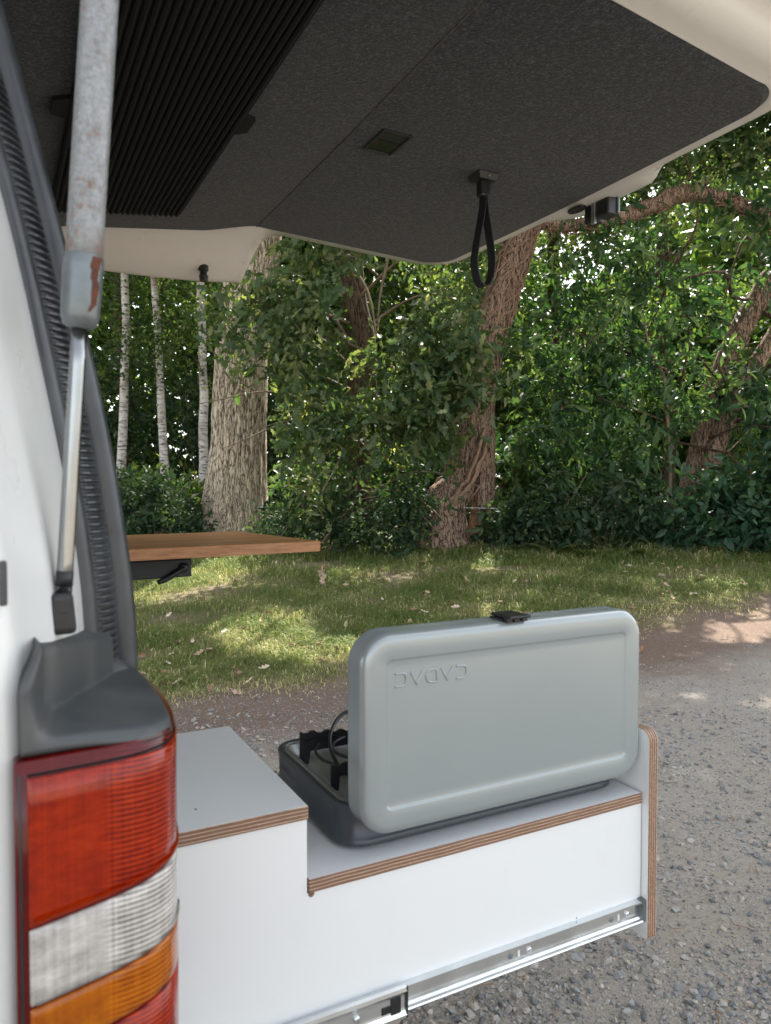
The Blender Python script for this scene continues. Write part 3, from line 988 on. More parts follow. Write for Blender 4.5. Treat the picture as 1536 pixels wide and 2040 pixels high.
def pull_strap():
    x, y, z = 1.088, 1.546, ZT - 0.005
    bm = bmesh.new()
    # wedge-shaped bracket
    add_box(bm, (x - 0.030, y - 0.026, z - 0.018), (x + 0.030, y + 0.026, z + 0.001), 0.003)
    for v in bm.verts:
        if v.co.z < z - 0.008:
            v.co.x = x + (v.co.x - x) * 0.86; v.co.y = y + (v.co.y - y) * 0.86
    add_box(bm, (x - 0.014, y - 0.012, z - 0.055), (x + 0.014, y + 0.012, z - 0.017), 0.004)
    h = obj('pull_strap', from_bm('pull_strap', bm), M['black_plastic'], tg)
    # webbing loop, ribbon with thickness, in the vertical plane along the wood edge direction
    path = spline([(0.000, -0.045), (-0.004, -0.09), (-0.022, -0.17), (-0.030, -0.225), (-0.017, -0.268), (0.006, -0.275), (0.024, -0.25), (0.030, -0.205), (0.019, -0.14), (0.006, -0.085), (0.003, -0.045)], 60)
    d = Vector((CA, -SA, 0)); wv = Vector((SA, CA, 0)); tilt = 0.62
    d2 = (d * math.cos(tilt) + wv * math.sin(tilt)); w2 = (wv * math.cos(tilt) - d * math.sin(tilt))
    rows = []
    for k, (a, b) in enumerate(path):
        t = path[min(k + 1, 59)] - path[max(k - 1, 0)]; nn = np.array([-t[1], t[0]]); nn /= np.linalg.norm(nn)
        row = []
        for off, ww in ((-0.0014, -0.0125), (-0.0014, 0.0125), (0.0014, 0.0125), (0.0014, -0.0125)):
            p = Vector((x, y, z)) + d2 * (a + nn[0] * off) + Vector((0, 0, b + nn[1] * off)) + w2 * ww
            row.append(tuple(p))
        rows.append(row)
    loft('webbing_loop', rows, M['strap'], h, closed=True, smooth=False)
    box('screw', (x - 0.003, y - 0.0265, z - 0.012), (x + 0.003, y - 0.023, z - 0.006), M['steel'], h, 0.001)
pull_strap()
def lock_pocket():
    x, y, z = 0.793, 1.502, ZT - 0.005
    bm = bmesh.new()
    bw, bl = 0.037, 0.053
    add_box(bm, (x - bw, y - bl, z - 0.004), (x - bw + 0.006, y + bl, z + 0.02), 0.0015)
    add_box(bm, (x + bw - 0.006, y - bl, z - 0.004), (x + bw, y + bl, z + 0.02), 0.0015)
    add_box(bm, (x - bw + 0.006, y - bl, z - 0.004), (x + bw - 0.006, y - bl + 0.006, z + 0.02), 0.0015)
    add_box(bm, (x - bw + 0.006, y + bl - 0.006, z - 0.004), (x + bw - 0.006, y + bl, z + 0.02), 0.0015)
    o = obj('lock_pocket', from_bm('lock_pocket', bm), M['black_plastic'], tg)
    box('pocket_floor', (x - bw + 0.005, y - 0.005, z - 0.0015), (x + bw - 0.005, y + bl - 0.005, z + 0.001), M['glass'], o)
    box('pocket_floor', (x - bw + 0.005, y - bl + 0.005, z - 0.0006), (x + bw - 0.005, y - 0.006, z + 0.001), M['black_plastic'], o)
lock_pocket()

# ---- gas strut
def gas_strut(mir):
    pts = lambda l: mirror_y(l) if mir else l
    def ax(z): return (0.0645 + (z - 1.392) * 0.067, 0.68 - (z - 1.39) * 0.03, z)
    g = tube('gas_strut', pts([ax(z) for z in np.linspace(1.43, 1.865, 12)]), 0.0150, M['rusty'], van, 32)
    sl = [(1.386, 0.0085), (1.389, 0.0135), (1.396, 0.0155), (1.412, 0.0161), (1.436, 0.0164), (1.446, 0.0160), (1.4465, 0.0155)]
    tube('sleeve', pts([ax(z) for z, _ in sl]), [r for _, r in sl], M['sleeve'], g, 32)
    # ragged rust tear in the sleeve, standing proud of it
    bm = bmesh.new()
    edge = [(0, -0.0), (0.4, 0.9), (0.35, 1.3), (0.5, 0.8), (0.42, 1.1), (0.3, 0.7), (0.25, 0.9), (0.1, 0.3)]
    prev = None
    for k in range(16):
        z = 1.398 + 0.046 * k / 15
        c = ax(z); c = pts([c])[0]
        rr = float(np.interp(z, [q[0] for q in sl], [q[1] for q in sl])) + 0.0006
        nz = lambda f: mnoise.noise(Vector((k * f, 3.7 * f, 1.1)))
        a0 = -66 + 12 * nz(0.45); a1 = a0 + 9 + 24 * (k / 15) ** 0.8 + 16 * nz(0.31 + 0.2)
        s = -1 if not mir else 1
        row = []
        for a in np.linspace(a0, a1, 5):
            # 0 deg faces the camera side (-y), positive towards +x
            th = R(a + 85)
            row.append(bm.verts.new((c[0] + rr * math.sin(th), c[1] + s * rr * math.cos(th), z)))
        if prev:
            for q in range(4): bm.faces.new((prev[q], prev[q + 1], row[q + 1], row[q]))
        prev = row
    obj('rust_tear', from_bm('rust_tear', bm), M['rust'], g)
    b0 = Vector((0.0485, 0.682, 1.150)); t0 = Vector(ax(1.388))
    tube('rod', pts([tuple(b0.lerp(t0, t)) for t in np.linspace(0.02, 1, 8)]), 0.0066, M['chrome'], g, 20)
    tube('rod_band', pts([tuple(b0.lerp(t0, t)) for t in (0.075, 0.13)]), 0.0070, M['black_plastic'], g, 20)
    bm = bmesh.new()
    y = 0.682 if not mir else 2 * YC - 0.682
    add_box(bm, (0.0365, y - 0.012, 1.128), (0.0585, y + 0.012, 1.163), 0.0055, 3)
    for v in bm.verts:
        if v.co.z > 1.155: v.co.x = 0.0475 + (v.co.x - 0.0475) * 0.8
    add_box(bm, (0.0440, y - 0.0122, 1.1465), (0.0515, y - 0.0095, 1.1495), 0.0008)
    obj('ball_socket', from_bm('ball_socket', bm), M['black_plastic'], g)
    s = 1 if not mir else -1
    tube('ball_stud', [(0.047, y + s * 0.005, 1.136), (0.040, y + s * 0.06, 1.136)], 0.006, M['steel'], g, 12)
gas_strut(False); gas_strut(True)

# ---- window blind on the tailgate: a top-level cover of foam slats
blind = empty('window_blind', 'black ribbed foam blind covering the rear window under the raised tailgate', 'blind', (0.29, YC, zc(0.29) - 0.012))
def window_blind():
    x0, x1, yn, yf = 0.128, 0.452, 0.98, 2.06
    bm = bmesh.new()
    add = [(x0, yn), (x0, 1.46), (x0 - 0.030, 1.475), (x0 - 0.030, 1.53), (x0, 1.545), (x0, yf), (x1, yf), (x1, 1.545), (x1 + 0.024, 1.53), (x1 + 0.024, 1.475), (x1, 1.46), (x1, yn)]
    lo = [bm.verts.new((x, y, zc(x) - 0.014)) for x, y in add]
    hi = [bm.verts.new((x, y, zc(x) - 0.0055)) for x, y in add]
    bm.faces.new(lo); bm.faces.new(hi[::-1])
    for i in range(len(add)):
        j = (i + 1) % len(add)
        bm.faces.new((lo[i], lo[j], hi[j], hi[i]))
    obj('backing', from_bm('backing', bm), M['slat'], blind)
    n = 23
    pitch = (x1 - x0 - 0.004) / n
    for i in range(n):
        a = x0 + 0.002 + i * pitch; b = a + pitch * 0.80
        rows = []
        for y in (yn + 0.004, yf - 0.004):
            rows.append([(a, y, zc(a) - 0.0138), (a + 0.0012, y, zc(a) - 0.0185), ((a + b) / 2, y, zc(a) - 0.0202), (b - 0.0012, y, zc(b) - 0.0185), (b, y, zc(b) - 0.0138)])
        me_rows = rows
        V = [p for r in me_rows for p in r]
        F = [(k, k + 1, k + 6, k + 5) for k in range(4)] + [(4, 3, 2, 1, 0), (5, 6, 7, 8, 9)]
        me = pydata('slat', V, F)
        b_ = bmesh.new(); b_.from_mesh(me)
        obj('slat', from_bm('slat', b_), M['slat'], blind)
window_blind()

# ================================================================== PULL-OUT KITCHEN
kit = empty('kitchen_drawer', 'white laminate pull-out kitchen drawer with plywood edges on a metal slide', 'drawer unit', (0.4, 1.08, 0.487))
FY = 0.90
def slab(name, lo, hi, parent, ply_axis='z', thin='z', bev=0.0012):
    """plywood board: laminate on the two broad faces, plies on the edges"""
    bm = bmesh.new()
    add_box(bm, lo, hi, bev, 1)
    k = {'x': 0, 'y': 1, 'z': 2}[thin]
    bmesh.ops.recalc_face_normals(bm, faces=bm.faces[:])
    for f in bm.faces:
        f.material_index = 0 if abs(f.normal[k]) > 0.8 else 1
    return obj(name, from_bm(name, bm), [M['laminate'], M['ply_z' if ply_axis == 'z' else 'ply_x']], parent)
slab('box_lid', (-0.60, FY - 0.003, 0.8165), (0.357, 1.270, 0.8345), kit)
slab('shelf', (0.357, FY - 0.003, 0.717), (0.9635, 1.270, 0.735), kit)
def side_panel(y0, y1):
    bm = bmesh.new()
    pts = [(-0.60, 0.507), (0.9645, 0.507), (0.9645, 0.7162), (0.3555, 0.7162), (0.3555, 0.8157), (-0.60, 0.8157)]
    a = [bm.verts.new((x, y0, z)) for x, z in pts]; b = [bm.verts.new((x, y1, z)) for x, z in pts]
    bm.faces.new(a); bm.faces.new(b[::-1])
    for i in range(6):
        j = (i + 1) % 6; bm.faces.new((a[i], a[j], b[j], b[i]))
    bmesh.ops.recalc_face_normals(bm, faces=bm.faces[:])
    for f in bm.faces: f.material_index = 0 if abs(f.normal.y) > 0.5 else 1
    obj('side_panel', from_bm('side_panel', bm), [M['laminate'], M['ply_z']], kit)
side_panel(FY, FY + 0.015); side_panel(1.253, 1.268)
box('box_end', (0.340, FY + 0.016, 0.7355), (0.3555, 1.252, 0.816), M['laminate'], kit)
box('drawer_floor', (-0.59, FY + 0.016, 0.512), (0.962, 1.252, 0.524), M['laminate'], kit)
# end panel with rounded top corners
def end_panel():
    x0, x1, y0, y1, z0, z1, r = 0.9660, 0.9870, 0.886, 1.285, 0.486, 0.842, 0.018
    pts = []
    for cy, cz, a0 in ((y0 + 0.004, z0 + 0.004, 180), (y1 - 0.004, z0 + 0.004, 270)):
        for a in np.linspace(a0, a0 + 90, 4): pts.append((cy + 0.004 * math.cos(R(a)), cz + 0.004 * math.sin(R(a))))
    for cy, cz, a0 in ((y1 - r, z1 - r, 0), (y0 + r, z1 - r, 90)):
        for a in np.linspace(a0, a0 + 90, 7): pts.append((cy + r * math.cos(R(a)), cz + r * math.sin(R(a))))
    bm = bmesh.new()
    a = [bm.verts.new((x0, *p)) for p in pts]; b = [bm.verts.new((x1, *p)) for p in pts]
    bm.faces.new(a); bm.faces.new(b[::-1])
    for i in range(len(pts)):
        j = (i + 1) % len(pts); bm.faces.new((a[i], a[j], b[j], b[i]))
    bmesh.ops.recalc_face_normals(bm, faces=bm.faces[:])
    for f in bm.faces: f.material_index = 0 if abs(f.normal.x) > 0.8 else 1
    obj('end_panel', from_bm('end_panel', bm), [M['laminate'], M['ply_x']], kit)
end_panel()
# small holes / screw heads
oh = bmesh.new(); bmesh.ops.create_cone(oh, cap_ends=True, segments=12, radius1=0.0014, radius2=0.0014, depth=0.0008)
bmesh.ops.translate(oh, verts=oh.verts, vec=(0.223, 0.955, 0.8349)); obj('screw_hole', from_bm('screw_hole', oh), M['black_plastic'], kit)
tube('screw_hole', [(0.822, FY - 0.0004, 0.575 - 0.019), (0.822, FY + 0.002, 0.575 - 0.019)], 0.0011, M['black_plastic'], kit, 10)
tube('router_notch', [(0.3615, FY - 0.0006, 0.7145), (0.3615, FY + 0.004, 0.7145)], 0.0042, M['ply_z'], kit, 14)

# telescopic slide
def slide(y_face, s):
    """s=-1: mounted on the face that looks to -y"""
    def prof_loft(name, prof, x0, x1, mat, parent):
        rows = [[(x, y_face + s * d, z) for d, z in prof] for x in (x0, x1)]
        me_v = [p for r in rows for p in r]
        n = len(prof)
        F = [(k, (k + 1) % n, (k + 1) % n + n, k + n) for k in range(n)] + [tuple(range(n)), tuple(range(2 * n - 1, n - 1, -1))]
        me = pydata(name, me_v, F); b = bmesh.new(); b.from_mesh(me)
        return obj(name, from_bm(name, b), mat, parent)
    z0, z1 = 0.516, 0.5535
    inner = [(0.0005, z0 + 0.001), (0.0125, z0 + 0.001), (0.0135, z0 + 0.003), (0.0125, z0 + 0.005), (0.009, z0 + 0.0065), (0.0065, z0 + 0.010), (0.0035, z0 + 0.0115), (0.0035, z1 - 0.0085),
             (0.0065, z1 - 0.007), (0.009, z1 - 0.005), (0.0115, z1 - 0.0035), (0.0115, z1 - 0.001), (0.0005, z1 - 0.001)]
    a = prof_loft('drawer_slide', inner, -0.5, 0.958, M['zinc'], kit)
    outer = [(0.0145, z0 - 0.005), (0.0185, z0 - 0.003), (0.0195, z0 + 0.002), (0.0165, z0 + 0.008), (0.0158, z0 + 0.011), (0.0158, z1 - 0.010), (0.0165, z1 - 0.007), (0.0195, z1 - 0.002), (0.0185, z1 + 0.003), (0.0145, z1 + 0.005),
             (0.0140, z1 + 0.003), (0.0142, z1 - 0.003), (0.0140, z1 - 0.009), (0.0140, z0 + 0.009), (0.0142, z0 + 0.002), (0.0140, z0 - 0.003)]
    b = prof_loft('outer_rail', outer, -0.5, 0.497, M['zinc'], a)
    def put(nm, lo, hi, mat, bev=0.0006):
        y0, y1 = sorted((y_face + s * lo[1], y_face + s * hi[1]))
        return box(nm, (lo[0], y0, lo[2]), (hi[0], y1, hi[2]), mat, a, bev)
    zm = (z0 + z1) / 2
    put('end_clip', (0.9575, 0.0006, z0 + 0.001), (0.9655, 0.0125, z1 + 0.0015), M['sleeve'], 0.001)
    put('rail_bracket', (0.472, 0.0160, zm - 0.017), (0.488, 0.0172, zm + 0.012), M['black_plastic'])
    put('rail_bracket', (0.458, 0.0160, zm - 0.008), (0.4715, 0.0168, zm + 0.002), M['black_plastic'])
    put('rail_slot', (0.300, 0.0160, zm - 0.010), (0.345, 0.0166, zm - 0.002), M['black_plastic'])
    put('rail_end', (0.4955, 0.0142, z0 - 0.0035), (0.4985, 0.0192, z1 + 0.0035), M['black_plastic'])
    for x in (0.930, 0.722, 0.42):
        d0 = 0.0036 if x > 0.5 else 0.0162
        tube('screw', [(x, y_face + s * d0, zm + 0.0005), (x, y_face + s * (d0 + 0.0022), zm + 0.0005), (x, y_face + s * (d0 + 0.0030), zm + 0.0005)], [0.0050, 0.0044, 0.0022], M['zinc'], a, 16)
        if x > 0.5:
            put('slot', (x - 0.021, 0.0036, zm - 0.005), (x - 0.0175, 0.0041, zm + 0.005), M['laminate'])
            tube('stamped_hole', [(x - 0.035, y_face + s * 0.0032, zm), (x - 0.035, y_face + s * 0.0042, zm)], 0.0045, M['sleeve'], a, 14)
slide(FY, -1)

# ================================================================== CAMPING STOVE
stove = empty('camping_stove', 'two burner camping stove with its grey enamel lid standing open on the drawer shelf', 'stove', (0.69, 1.09, 0.735))
def rrect(x0, x1, a0, a1, r, n=8):
    pts = []
    for cx, cy, s in ((x1 - r, a1 - r, 0), (x0 + r, a1 - r, 90), (x0 + r, a0 + r, 180), (x1 - r, a0 + r, 270)):
        for k in range(n + 1):
            a = R(s + 90 * k / n)
            pts.append((cx + r * math.cos(a), cy + r * math.sin(a)))
    return pts
def ring_mesh(name, rings, mat, parent, cap0=False, cap1=True):
    n = len(rings[0]); V = [p for r in rings for p in r]; F = []
    for i in range(len(rings) - 1):
        for j in range(n): F.append((i * n + j, i * n + (j + 1) % n, (i + 1) * n + (j + 1) % n, (i + 1) * n + j))
    if cap0: F.append(tuple(range(n - 1, -1, -1)))
    if cap1: F.append(tuple(range((len(rings) - 1) * n, len(rings) * n)))
    me = pydata(name, V, F); b = bmesh.new(); b.from_mesh(me)
    return obj(name, from_bm(name, b), mat, parent, False)
def autosmooth(o, ang=35):
    me = o.data
    me.polygons.foreach_set('use_smooth', [True] * len(me.polygons))
    bm = bmesh.new(); bm.from_mesh(me)
    for e in bm.edges:
        if len(e.link_faces) == 2 and e.calc_face_angle(0) > R(ang): e.smooth = False
    bm.to_mesh(me); bm.free()
bx0, bx1, by0, by1 = 0.420, 0.950, 0.928, 1.248
def hring(ins, z, r=0.05): return [(x, y, z) for x, y in rrect(bx0 + ins, bx1 - ins, by0 + ins, by1 - ins, max(r - ins, 0.006))]
tray = ring_mesh('base_tray', [hring(0.016, 0.7405), hring(0.006, 0.7405), hring(0.001, 0.743), hring(0.0, 0.7475), hring(0.002, 0.752), hring(0.006, 0.756), hring(0.005, 0.790), hring(0.003, 0.7985), hring(0.005, 0.8015), hring(0.010, 0.8020), hring(0.014, 0.8000), hring(0.016, 0.795), hring(0.018, 0.790)], M['tray'], stove, True, False)
autosmooth(tray, 50)
pan = ring_mesh('burner_plate', [hring(0.0155, 0.7985), hring(0.019, 0.8005), hring(0.024, 0.799), hring(0.034, 0.786), hring(0.05, 0.782), hring(0.06, 0.782)], M['steel'], stove)
autosmooth(pan, 50)
for x in (0.470, 0.90):
    for y in (0.955, 1.215):
        tube('foot', [(x, y, 0.7352), (x, y, 0.7415)], [0.009, 0.010], M['black_plastic'], stove, 14)
for cx in (0.555, 0.815):
    b = tube('burner', [(cx, 1.10, 0.782), (cx, 1.10, 0.797), (cx, 1.10, 0.8), (cx, 1.10, 0.806)], [0.040, 0.042, 0.034, 0.03], M['black_plastic'], stove, 28)
    # pan support: two serrated bars with bent feet
    for dy in (-0.062, 0.062):
        bm = bmesh.new()
        y = 1.10 + dy; half = 0.105
        top = []
        for k in range(29):
            x = cx - half + 2 * half * k / 28
            top.append((x, 0.826 - (0.003 if k % 4 in (1, 2) else 0.0)))
        pts = [(cx - half, 0.782)] + top + [(cx + half, 0.782), (cx + half - 0.012, 0.782), (cx + half - 0.014, 0.806), (cx - half + 0.014, 0.806), (cx - half + 0.012, 0.782)]
        a = [bm.verts.new((x, y - 0.0022, z)) for x, z in pts]; c = [bm.verts.new((x, y + 0.0022, z)) for x, z in pts]
        bm.faces.new(a); bm.faces.new(c[::-1])
        for i in range(len(pts)):
            j = (i + 1) % len(pts); bm.faces.new((a[i], a[j], c[j], c[i]))
        obj('pan_support', from_bm('pan_support', bm), M['black_plastic'], stove)
    for rr, zz in ((0.098, 0.816), (0.07, 0.82)):
        pts = [(cx + rr * math.cos(a), 1.10 + rr * 0.95 * math.sin(a), zz) for a in np.linspace(0, 2 * math.pi, 41)]
        tube('support_ring', pts, 0.0026, M['black_plastic'], stove, 8)

# tall serrated rest at the back and the loose black gas hose
bm = bmesh.new()
pts = [(0.452, 0.790)] + [(0.452 + 0.20 * k / 32, 0.838 - 0.010 * k / 32 - (0.004 if k % 4 in (1, 2) else 0)) for k in range(33)] + [(0.652, 0.790), (0.640, 0.790), (0.638, 0.812), (0.470, 0.818), (0.468, 0.790)]
a = [bm.verts.new((x, 1.172 - 0.15 * (x - 0.452), z)) for x, z in pts]; c = [bm.verts.new((x, 1.177 - 0.15 * (x - 0.452), z)) for x, z in pts]
bm.faces.new(a); bm.faces.new(c[::-1])
for i in range(len(pts)):
    j = (i + 1) % len(pts); bm.faces.new((a[i], a[j], c[j], c[i]))
obj('pan_support', from_bm('pan_support', bm), M['black_plastic'], stove)
for hp in ([(0.60, 1.16, 0.858), (0.535, 1.17, 0.860), (0.488, 1.13, 0.835), (0.478, 1.07, 0.808), (0.492, 1.00, 0.802), (0.53, 0.955, 0.805)], [(0.64, 1.10, 0.84), (0.575, 1.12, 0.842), (0.530, 1.08, 0.822), (0.522, 1.03, 0.806), (0.54, 0.98, 0.803), (0.58, 0.95, 0.805)]):
    tube('gas_hose', [tuple(p) for p in spline(hp, 40)], 0.0032, M['black_plastic'], stove, 8)

# lid: standing at the front edge, outer side to -y, writing upside down
LX0, LX1, LZ0, LZ1 = 0.4345, 0.958, 0.768, 1.051
def vring(ins, y, r=0.046): return [(x, y, z) for x, z in rrect(LX0 + ins, LX1 - ins, LZ0 + ins, LZ1 - ins, max(r - ins, 0.0075), 10)]
LF = 0.895
lid = ring_mesh('lid', [vring(0.0035, 0.9405), vring(0.0, 0.9415), vring(-0.001, 0.9395), vring(0.0, 0.936), vring(0.0, 0.9100), vring(0.0008, 0.9045), vring(0.003, 0.8995), vring(0.0065, 0.8965), vring(0.011, LF + 0.0003), vring(0.014, LF),
                        vring(0.0355, LF), vring(0.0368, LF + 0.0004), vring(0.0385, LF + 0.0022), vring(0.0398, LF + 0.0026), vring(0.05, LF + 0.0026)], M['lid'], stove)
autosmooth(lid, 60)
inner = ring_mesh('lid_inside', [vring(0.0030, 0.9405), vring(0.0045, 0.936), vring(0.006, 0.906), vring(0.012, 0.8995), vring(0.05, 0.8990)], M['lid'], lid)
autosmooth(inner, 60)
# embossed letters (turned upside down with the open lid)
def letter(path, x, closed=False):
    y = LF + 0.0026
    pts = spline(path, 26) if not isinstance(path, list) or len(path) > 3 else np.array(path)
    pp = [(x + p[0], p[1]) for p in pts]
    n = len(pp); rows = []
    for k in range(n):
        t = np.array(pp[min(k + 1, n - 1)]) - np.array(pp[max(k - 1, 0)]); nn = np.array([-t[1], t[0]]); nn /= np.linalg.norm(nn)
        rows.append([(pp[k][0] + nn[0] * w_, y - h_, pp[k][1] + nn[1] * w_) for w_, h_ in ((-0.0017, -0.0002), (-0.0012, 0.0014), (0.0, 0.0021), (0.0012, 0.0014), (0.0017, -0.0002))])
    V = [p for r in rows for p in r]; m = 5
    F = [(i * m + j, i * m + j + 1, (i + 1) * m + j + 1, (i + 1) * m + j) for i in range(n - 1) for j in range(m - 1)] + [tuple(range(m)), tuple(range(n * m - 1, n * m - m - 1, -1))]
    me = pydata('embossed_letter', V, F); b = bmesh.new(); b.from_mesh(me)
    obj('embossed_letter', from_bm('embossed_letter', b), M['lid'], lid, True)
zt, zb = 0.9935, 0.9755
cpath = [(0.000, zt), (0.004, zt), (0.009, zt), (0.0145, zt - 0.0008), (0.0170, zt - 0.004), (0.0175, (zt + zb) / 2), (0.0170, zb + 0.004), (0.0145, zb + 0.0008), (0.009, zb), (0.004, zb), (0.0, zb)]
dpath = [(0.0175, zt), (0.0120, zt), (0.007, zt - 0.0003), (0.0025, zt - 0.002), (0.0003, zt - 0.006), (0.0, (zt + zb) / 2), (0.0003, zb + 0.006), (0.0025, zb + 0.002), (0.007, zb + 0.0003), (0.012, zb), (0.0175, zb), (0.0175, zb + 0.004), (0.0175, (zt + zb) / 2), (0.0175, zt - 0.004), (0.0175, zt)]
vpath = [(0.0, zt), (0.0095, zb), (0.019, zt)]
x = 0.486
for pth in (cpath, vpath, dpath, vpath, cpath):
    letter(pth, x); x += 0.0253
# lid clip and hinges
bm = bmesh.new()
add_box(bm, (0.672, 0.905, 1.0485), (0.716, 0.935, 1.0545), 0.0015)
add_box(bm, (0.674, 0.885, 1.0555), (0.714, 0.934, 1.0605), 0.002)
for xx in (0.6745, 0.689, 0.7035):
    add_box(bm, (xx, 0.893, 1.0495), (xx + 0.010, 0.902, 1.058), 0.0012)
obj('lid_clip', from_bm('lid_clip', bm), M['black_plastic'], lid)
for xx in (0.505, 0.872):
    box('hinge', (xx, 0.9215, 0.7575), (xx + 0.048, 0.9385, 0.7715), M['tray'], lid, 0.002)

# ================================================================== TABLE
tab = empty('swivel_table', 'oak butcher-block table top on a black swivel arm behind the van pillar', 'table', (0.3, 2.1, 1.0))
def table():
    th = R(6.6)
    ux, uy = Vector((math.cos(th), math.sin(th), 0)), Vector((-math.sin(th), math.cos(th), 0))
    o = Vector((0.776, 1.852, 0))          # near right corner
    L, D, zt, zb = 1.02, 0.565, 1.1105, 1.0830
    n = 9
    wd = D / n
    def P(a, b, z): return o - ux * a + uy * b + Vector((0, 0, z))
    for k in range(n):
        b0, b1 = k * wd + (0.0002 if k else 0), (k + 1) * wd - 0.0002
        bm = bmesh.new()
        r = 0.006
        c = [(0, b0), (0, b1), (L, b1), (L, b0)]
        if k == 0: c = [(0, b0 + r), (0, b1), (L, b1), (L, b0), (r, b0)]
        if k == n - 1: c = [(0, b0), (0, b1 - r), (r, b1), (L, b1), (L, b0)]
        lo = [bm.verts.new(P(a, b, zb)) for a, b in c]; hi = [bm.verts.new(P(a, b, zt)) for a, b in c]
        bm.faces.new(lo); bm.faces.new(hi[::-1])
        for i in range(len(c)):
            j = (i + 1) % len(c); bm.faces.new((lo[i], lo[j], hi[j], hi[i]))
        bmesh.ops.bevel(bm, geom=[e for e in bm.edges if abs(e.verts[0].co.z - zt) < 1e-5 and abs(e.verts[1].co.z - zt) < 1e-5], offset=0.0009, segments=1, affect='EDGES')
        obj('stave', from_bm('stave', bm), M['oakwood'], tab)
    # arm, plate, clamp lever
    def rbox(nm, a0, a1, b0, b1, z0, z1, mat, parent, bev=0.002):
        bm = bmesh.new()
        add_box(bm, (a0, b0, z0), (a1, b1, z1), bev)
        for v in bm.verts:
            v.co = o - ux * v.co.x + uy * v.co.y + Vector((0, 0, v.co.z))
        return obj(nm, from_bm(nm, bm), mat, parent)
    rbox('mounting_plate', 0.17, 0.62, 0.10, 0.30, 1.0755, 1.0828, M['black_paint'], tab)
    arm = rbox('swivel_arm', 0.307, 0.95, 0.150, 0.205, 1.020, 1.0675, M['black_paint'], tab, 0.003)
    q = lambda a, b, z: tuple(P(a, b, z))
    tube('pivot', [q(0.345, 0.178, 1.066), q(0.345, 0.178, 1.077)], 0.020, M['black_paint'], arm, 18)
    tube('clamp_hub', [q(0.330, 0.151, 1.045), q(0.330, 0.143, 1.045), q(0.330, 0.139, 1.045)], [0.013, 0.013, 0.008], M['black_plastic'], arm, 20)
    lv = spline([(0.330, 1.045), (0.350, 1.034), (0.377, 1.019), (0.400, 1.011)], 14)
    tube('clamp_lever', [q(a, 0.141, z) for a, z in lv], [0.0062 + 0.0018 * math.sin(math.pi * k / 13) for k in range(14)], M['black_plastic'], arm, 12)
    tube('table_post', [q(0.90, 0.178, 0.486), q(0.90, 0.178, 1.02)], 0.022, M['black_paint'], tab, 20)
table()

# ================================================================== TREES AND UNDERGROWTH
def tree(name, label, r, w, group=None):
    x, y, _ = W(r, w)
    return empty(name, label, 'tree', (x, y, gz(x, y)), group)

def in_win(p, r0, r1, z0, z1, w0=0, w1=99):
    r = CA * p[:, 0] - SA * p[:, 1]; w = SA * p[:, 0] + CA * p[:, 1]
    return (r > r0) & (r < r1) & (p[:, 2] > z0) & (p[:, 2] < z1) & (w > w0) & (w < w1)

# --- big oak on the left (pale fissured trunk)
oak = tree('oak_tree', 'old oak with a thick pale fissured trunk flaring at its base', -2.09, 10.2)
obj('trunk', trunk_mesh('trunk', [(2.86, 10.02, 0.30), (2.90, 10.0, 0.9), (2.95, 9.97, 1.77), (2.99, 9.95, 2.8), (3.06, 9.92, 3.82), (3.22, 9.85, 4.9), (3.3, 9.9, 7.0), (3.1, 10.1, 14)], [0.53, 0.44, 0.37, 0.355, 0.34, 0.32, 0.24, 0.10], 110, 150, 0.05, 0.09, 3.1, 0.32, 40), M['bark_oak'], oak, True)
branch_set('limb', oak, rand_branches((3.2, 9.85, 4.6), (3.2, 10.0, 9.5), 14, 3.0, 0.09, 0.5), M['bark_dark'])
cents = blob_points(1500, [(-2.2, 9.4, 8.0, 3.0, 2.6, 2.2, 2), (-1.0, 8.4, 6.6, 2.0, 1.6, 1.2, 1), (-3.5, 9.0, 6.6, 1.6, 1.8, 1.4, 1), (-2.0, 10.5, 10.3, 2.2, 2.2, 1.6, 1)])
crown('crown', oak, cents, 17, 0.5, 0.17, 0.17, T_SIMPLE, M['leaf_oak'])
# --- middle oak with low boughs
mid = tree('oak_tree', 'leafy oak with low drooping boughs of lobed leaves beside the thick trunk', -0.35, 9.7)
b = W(-0.35, 9.7)
obj('trunk', trunk_mesh('trunk', [W(-0.30, 9.7, 0.3), W(-0.35, 9.7, 1.5), W(-0.25, 9.7, 3.0), W(-0.45, 9.75, 5.0), W(-0.3, 9.8, 13)], [0.20, 0.16, 0.14, 0.12, 0.05], 24, 50, 0.08, 0.05, 5.2, 0.2), M['bark_dark'], mid, True)
starts = [
    ([W(-0.62, 8.9, 5.0), W(-0.60, 8.85, 4.2), W(-0.42, 8.8, 3.9), W(-0.20, 8.75, 3.55), W(-0.1, 8.7, 3.0)], 0.035),
    ([W(0.02, 9.0, 4.4), W(0.02, 8.95, 4.0), W(-0.06, 8.9, 3.6), W(-0.10, 8.85, 3.1)], 0.03),
]
for k in range(26):
    z0 = 1.0 + 3.6 * rng.random(); rr = -0.35 + rng.normal() * 0.1
    er = rr + rng.uniform(-1.9, 1.7); ew = rng.uniform(7.9, 9.2); ez = z0 + rng.uniform(-0.7, 0.7)
    starts.append(([W(rr, 9.65, z0), W((rr + er) / 2, (9.6 + ew) / 2, (z0 + ez) / 2 + 0.3), W(er, ew, ez)], 0.020))
branch_set('bough', mid, starts, M['twig'], 6)
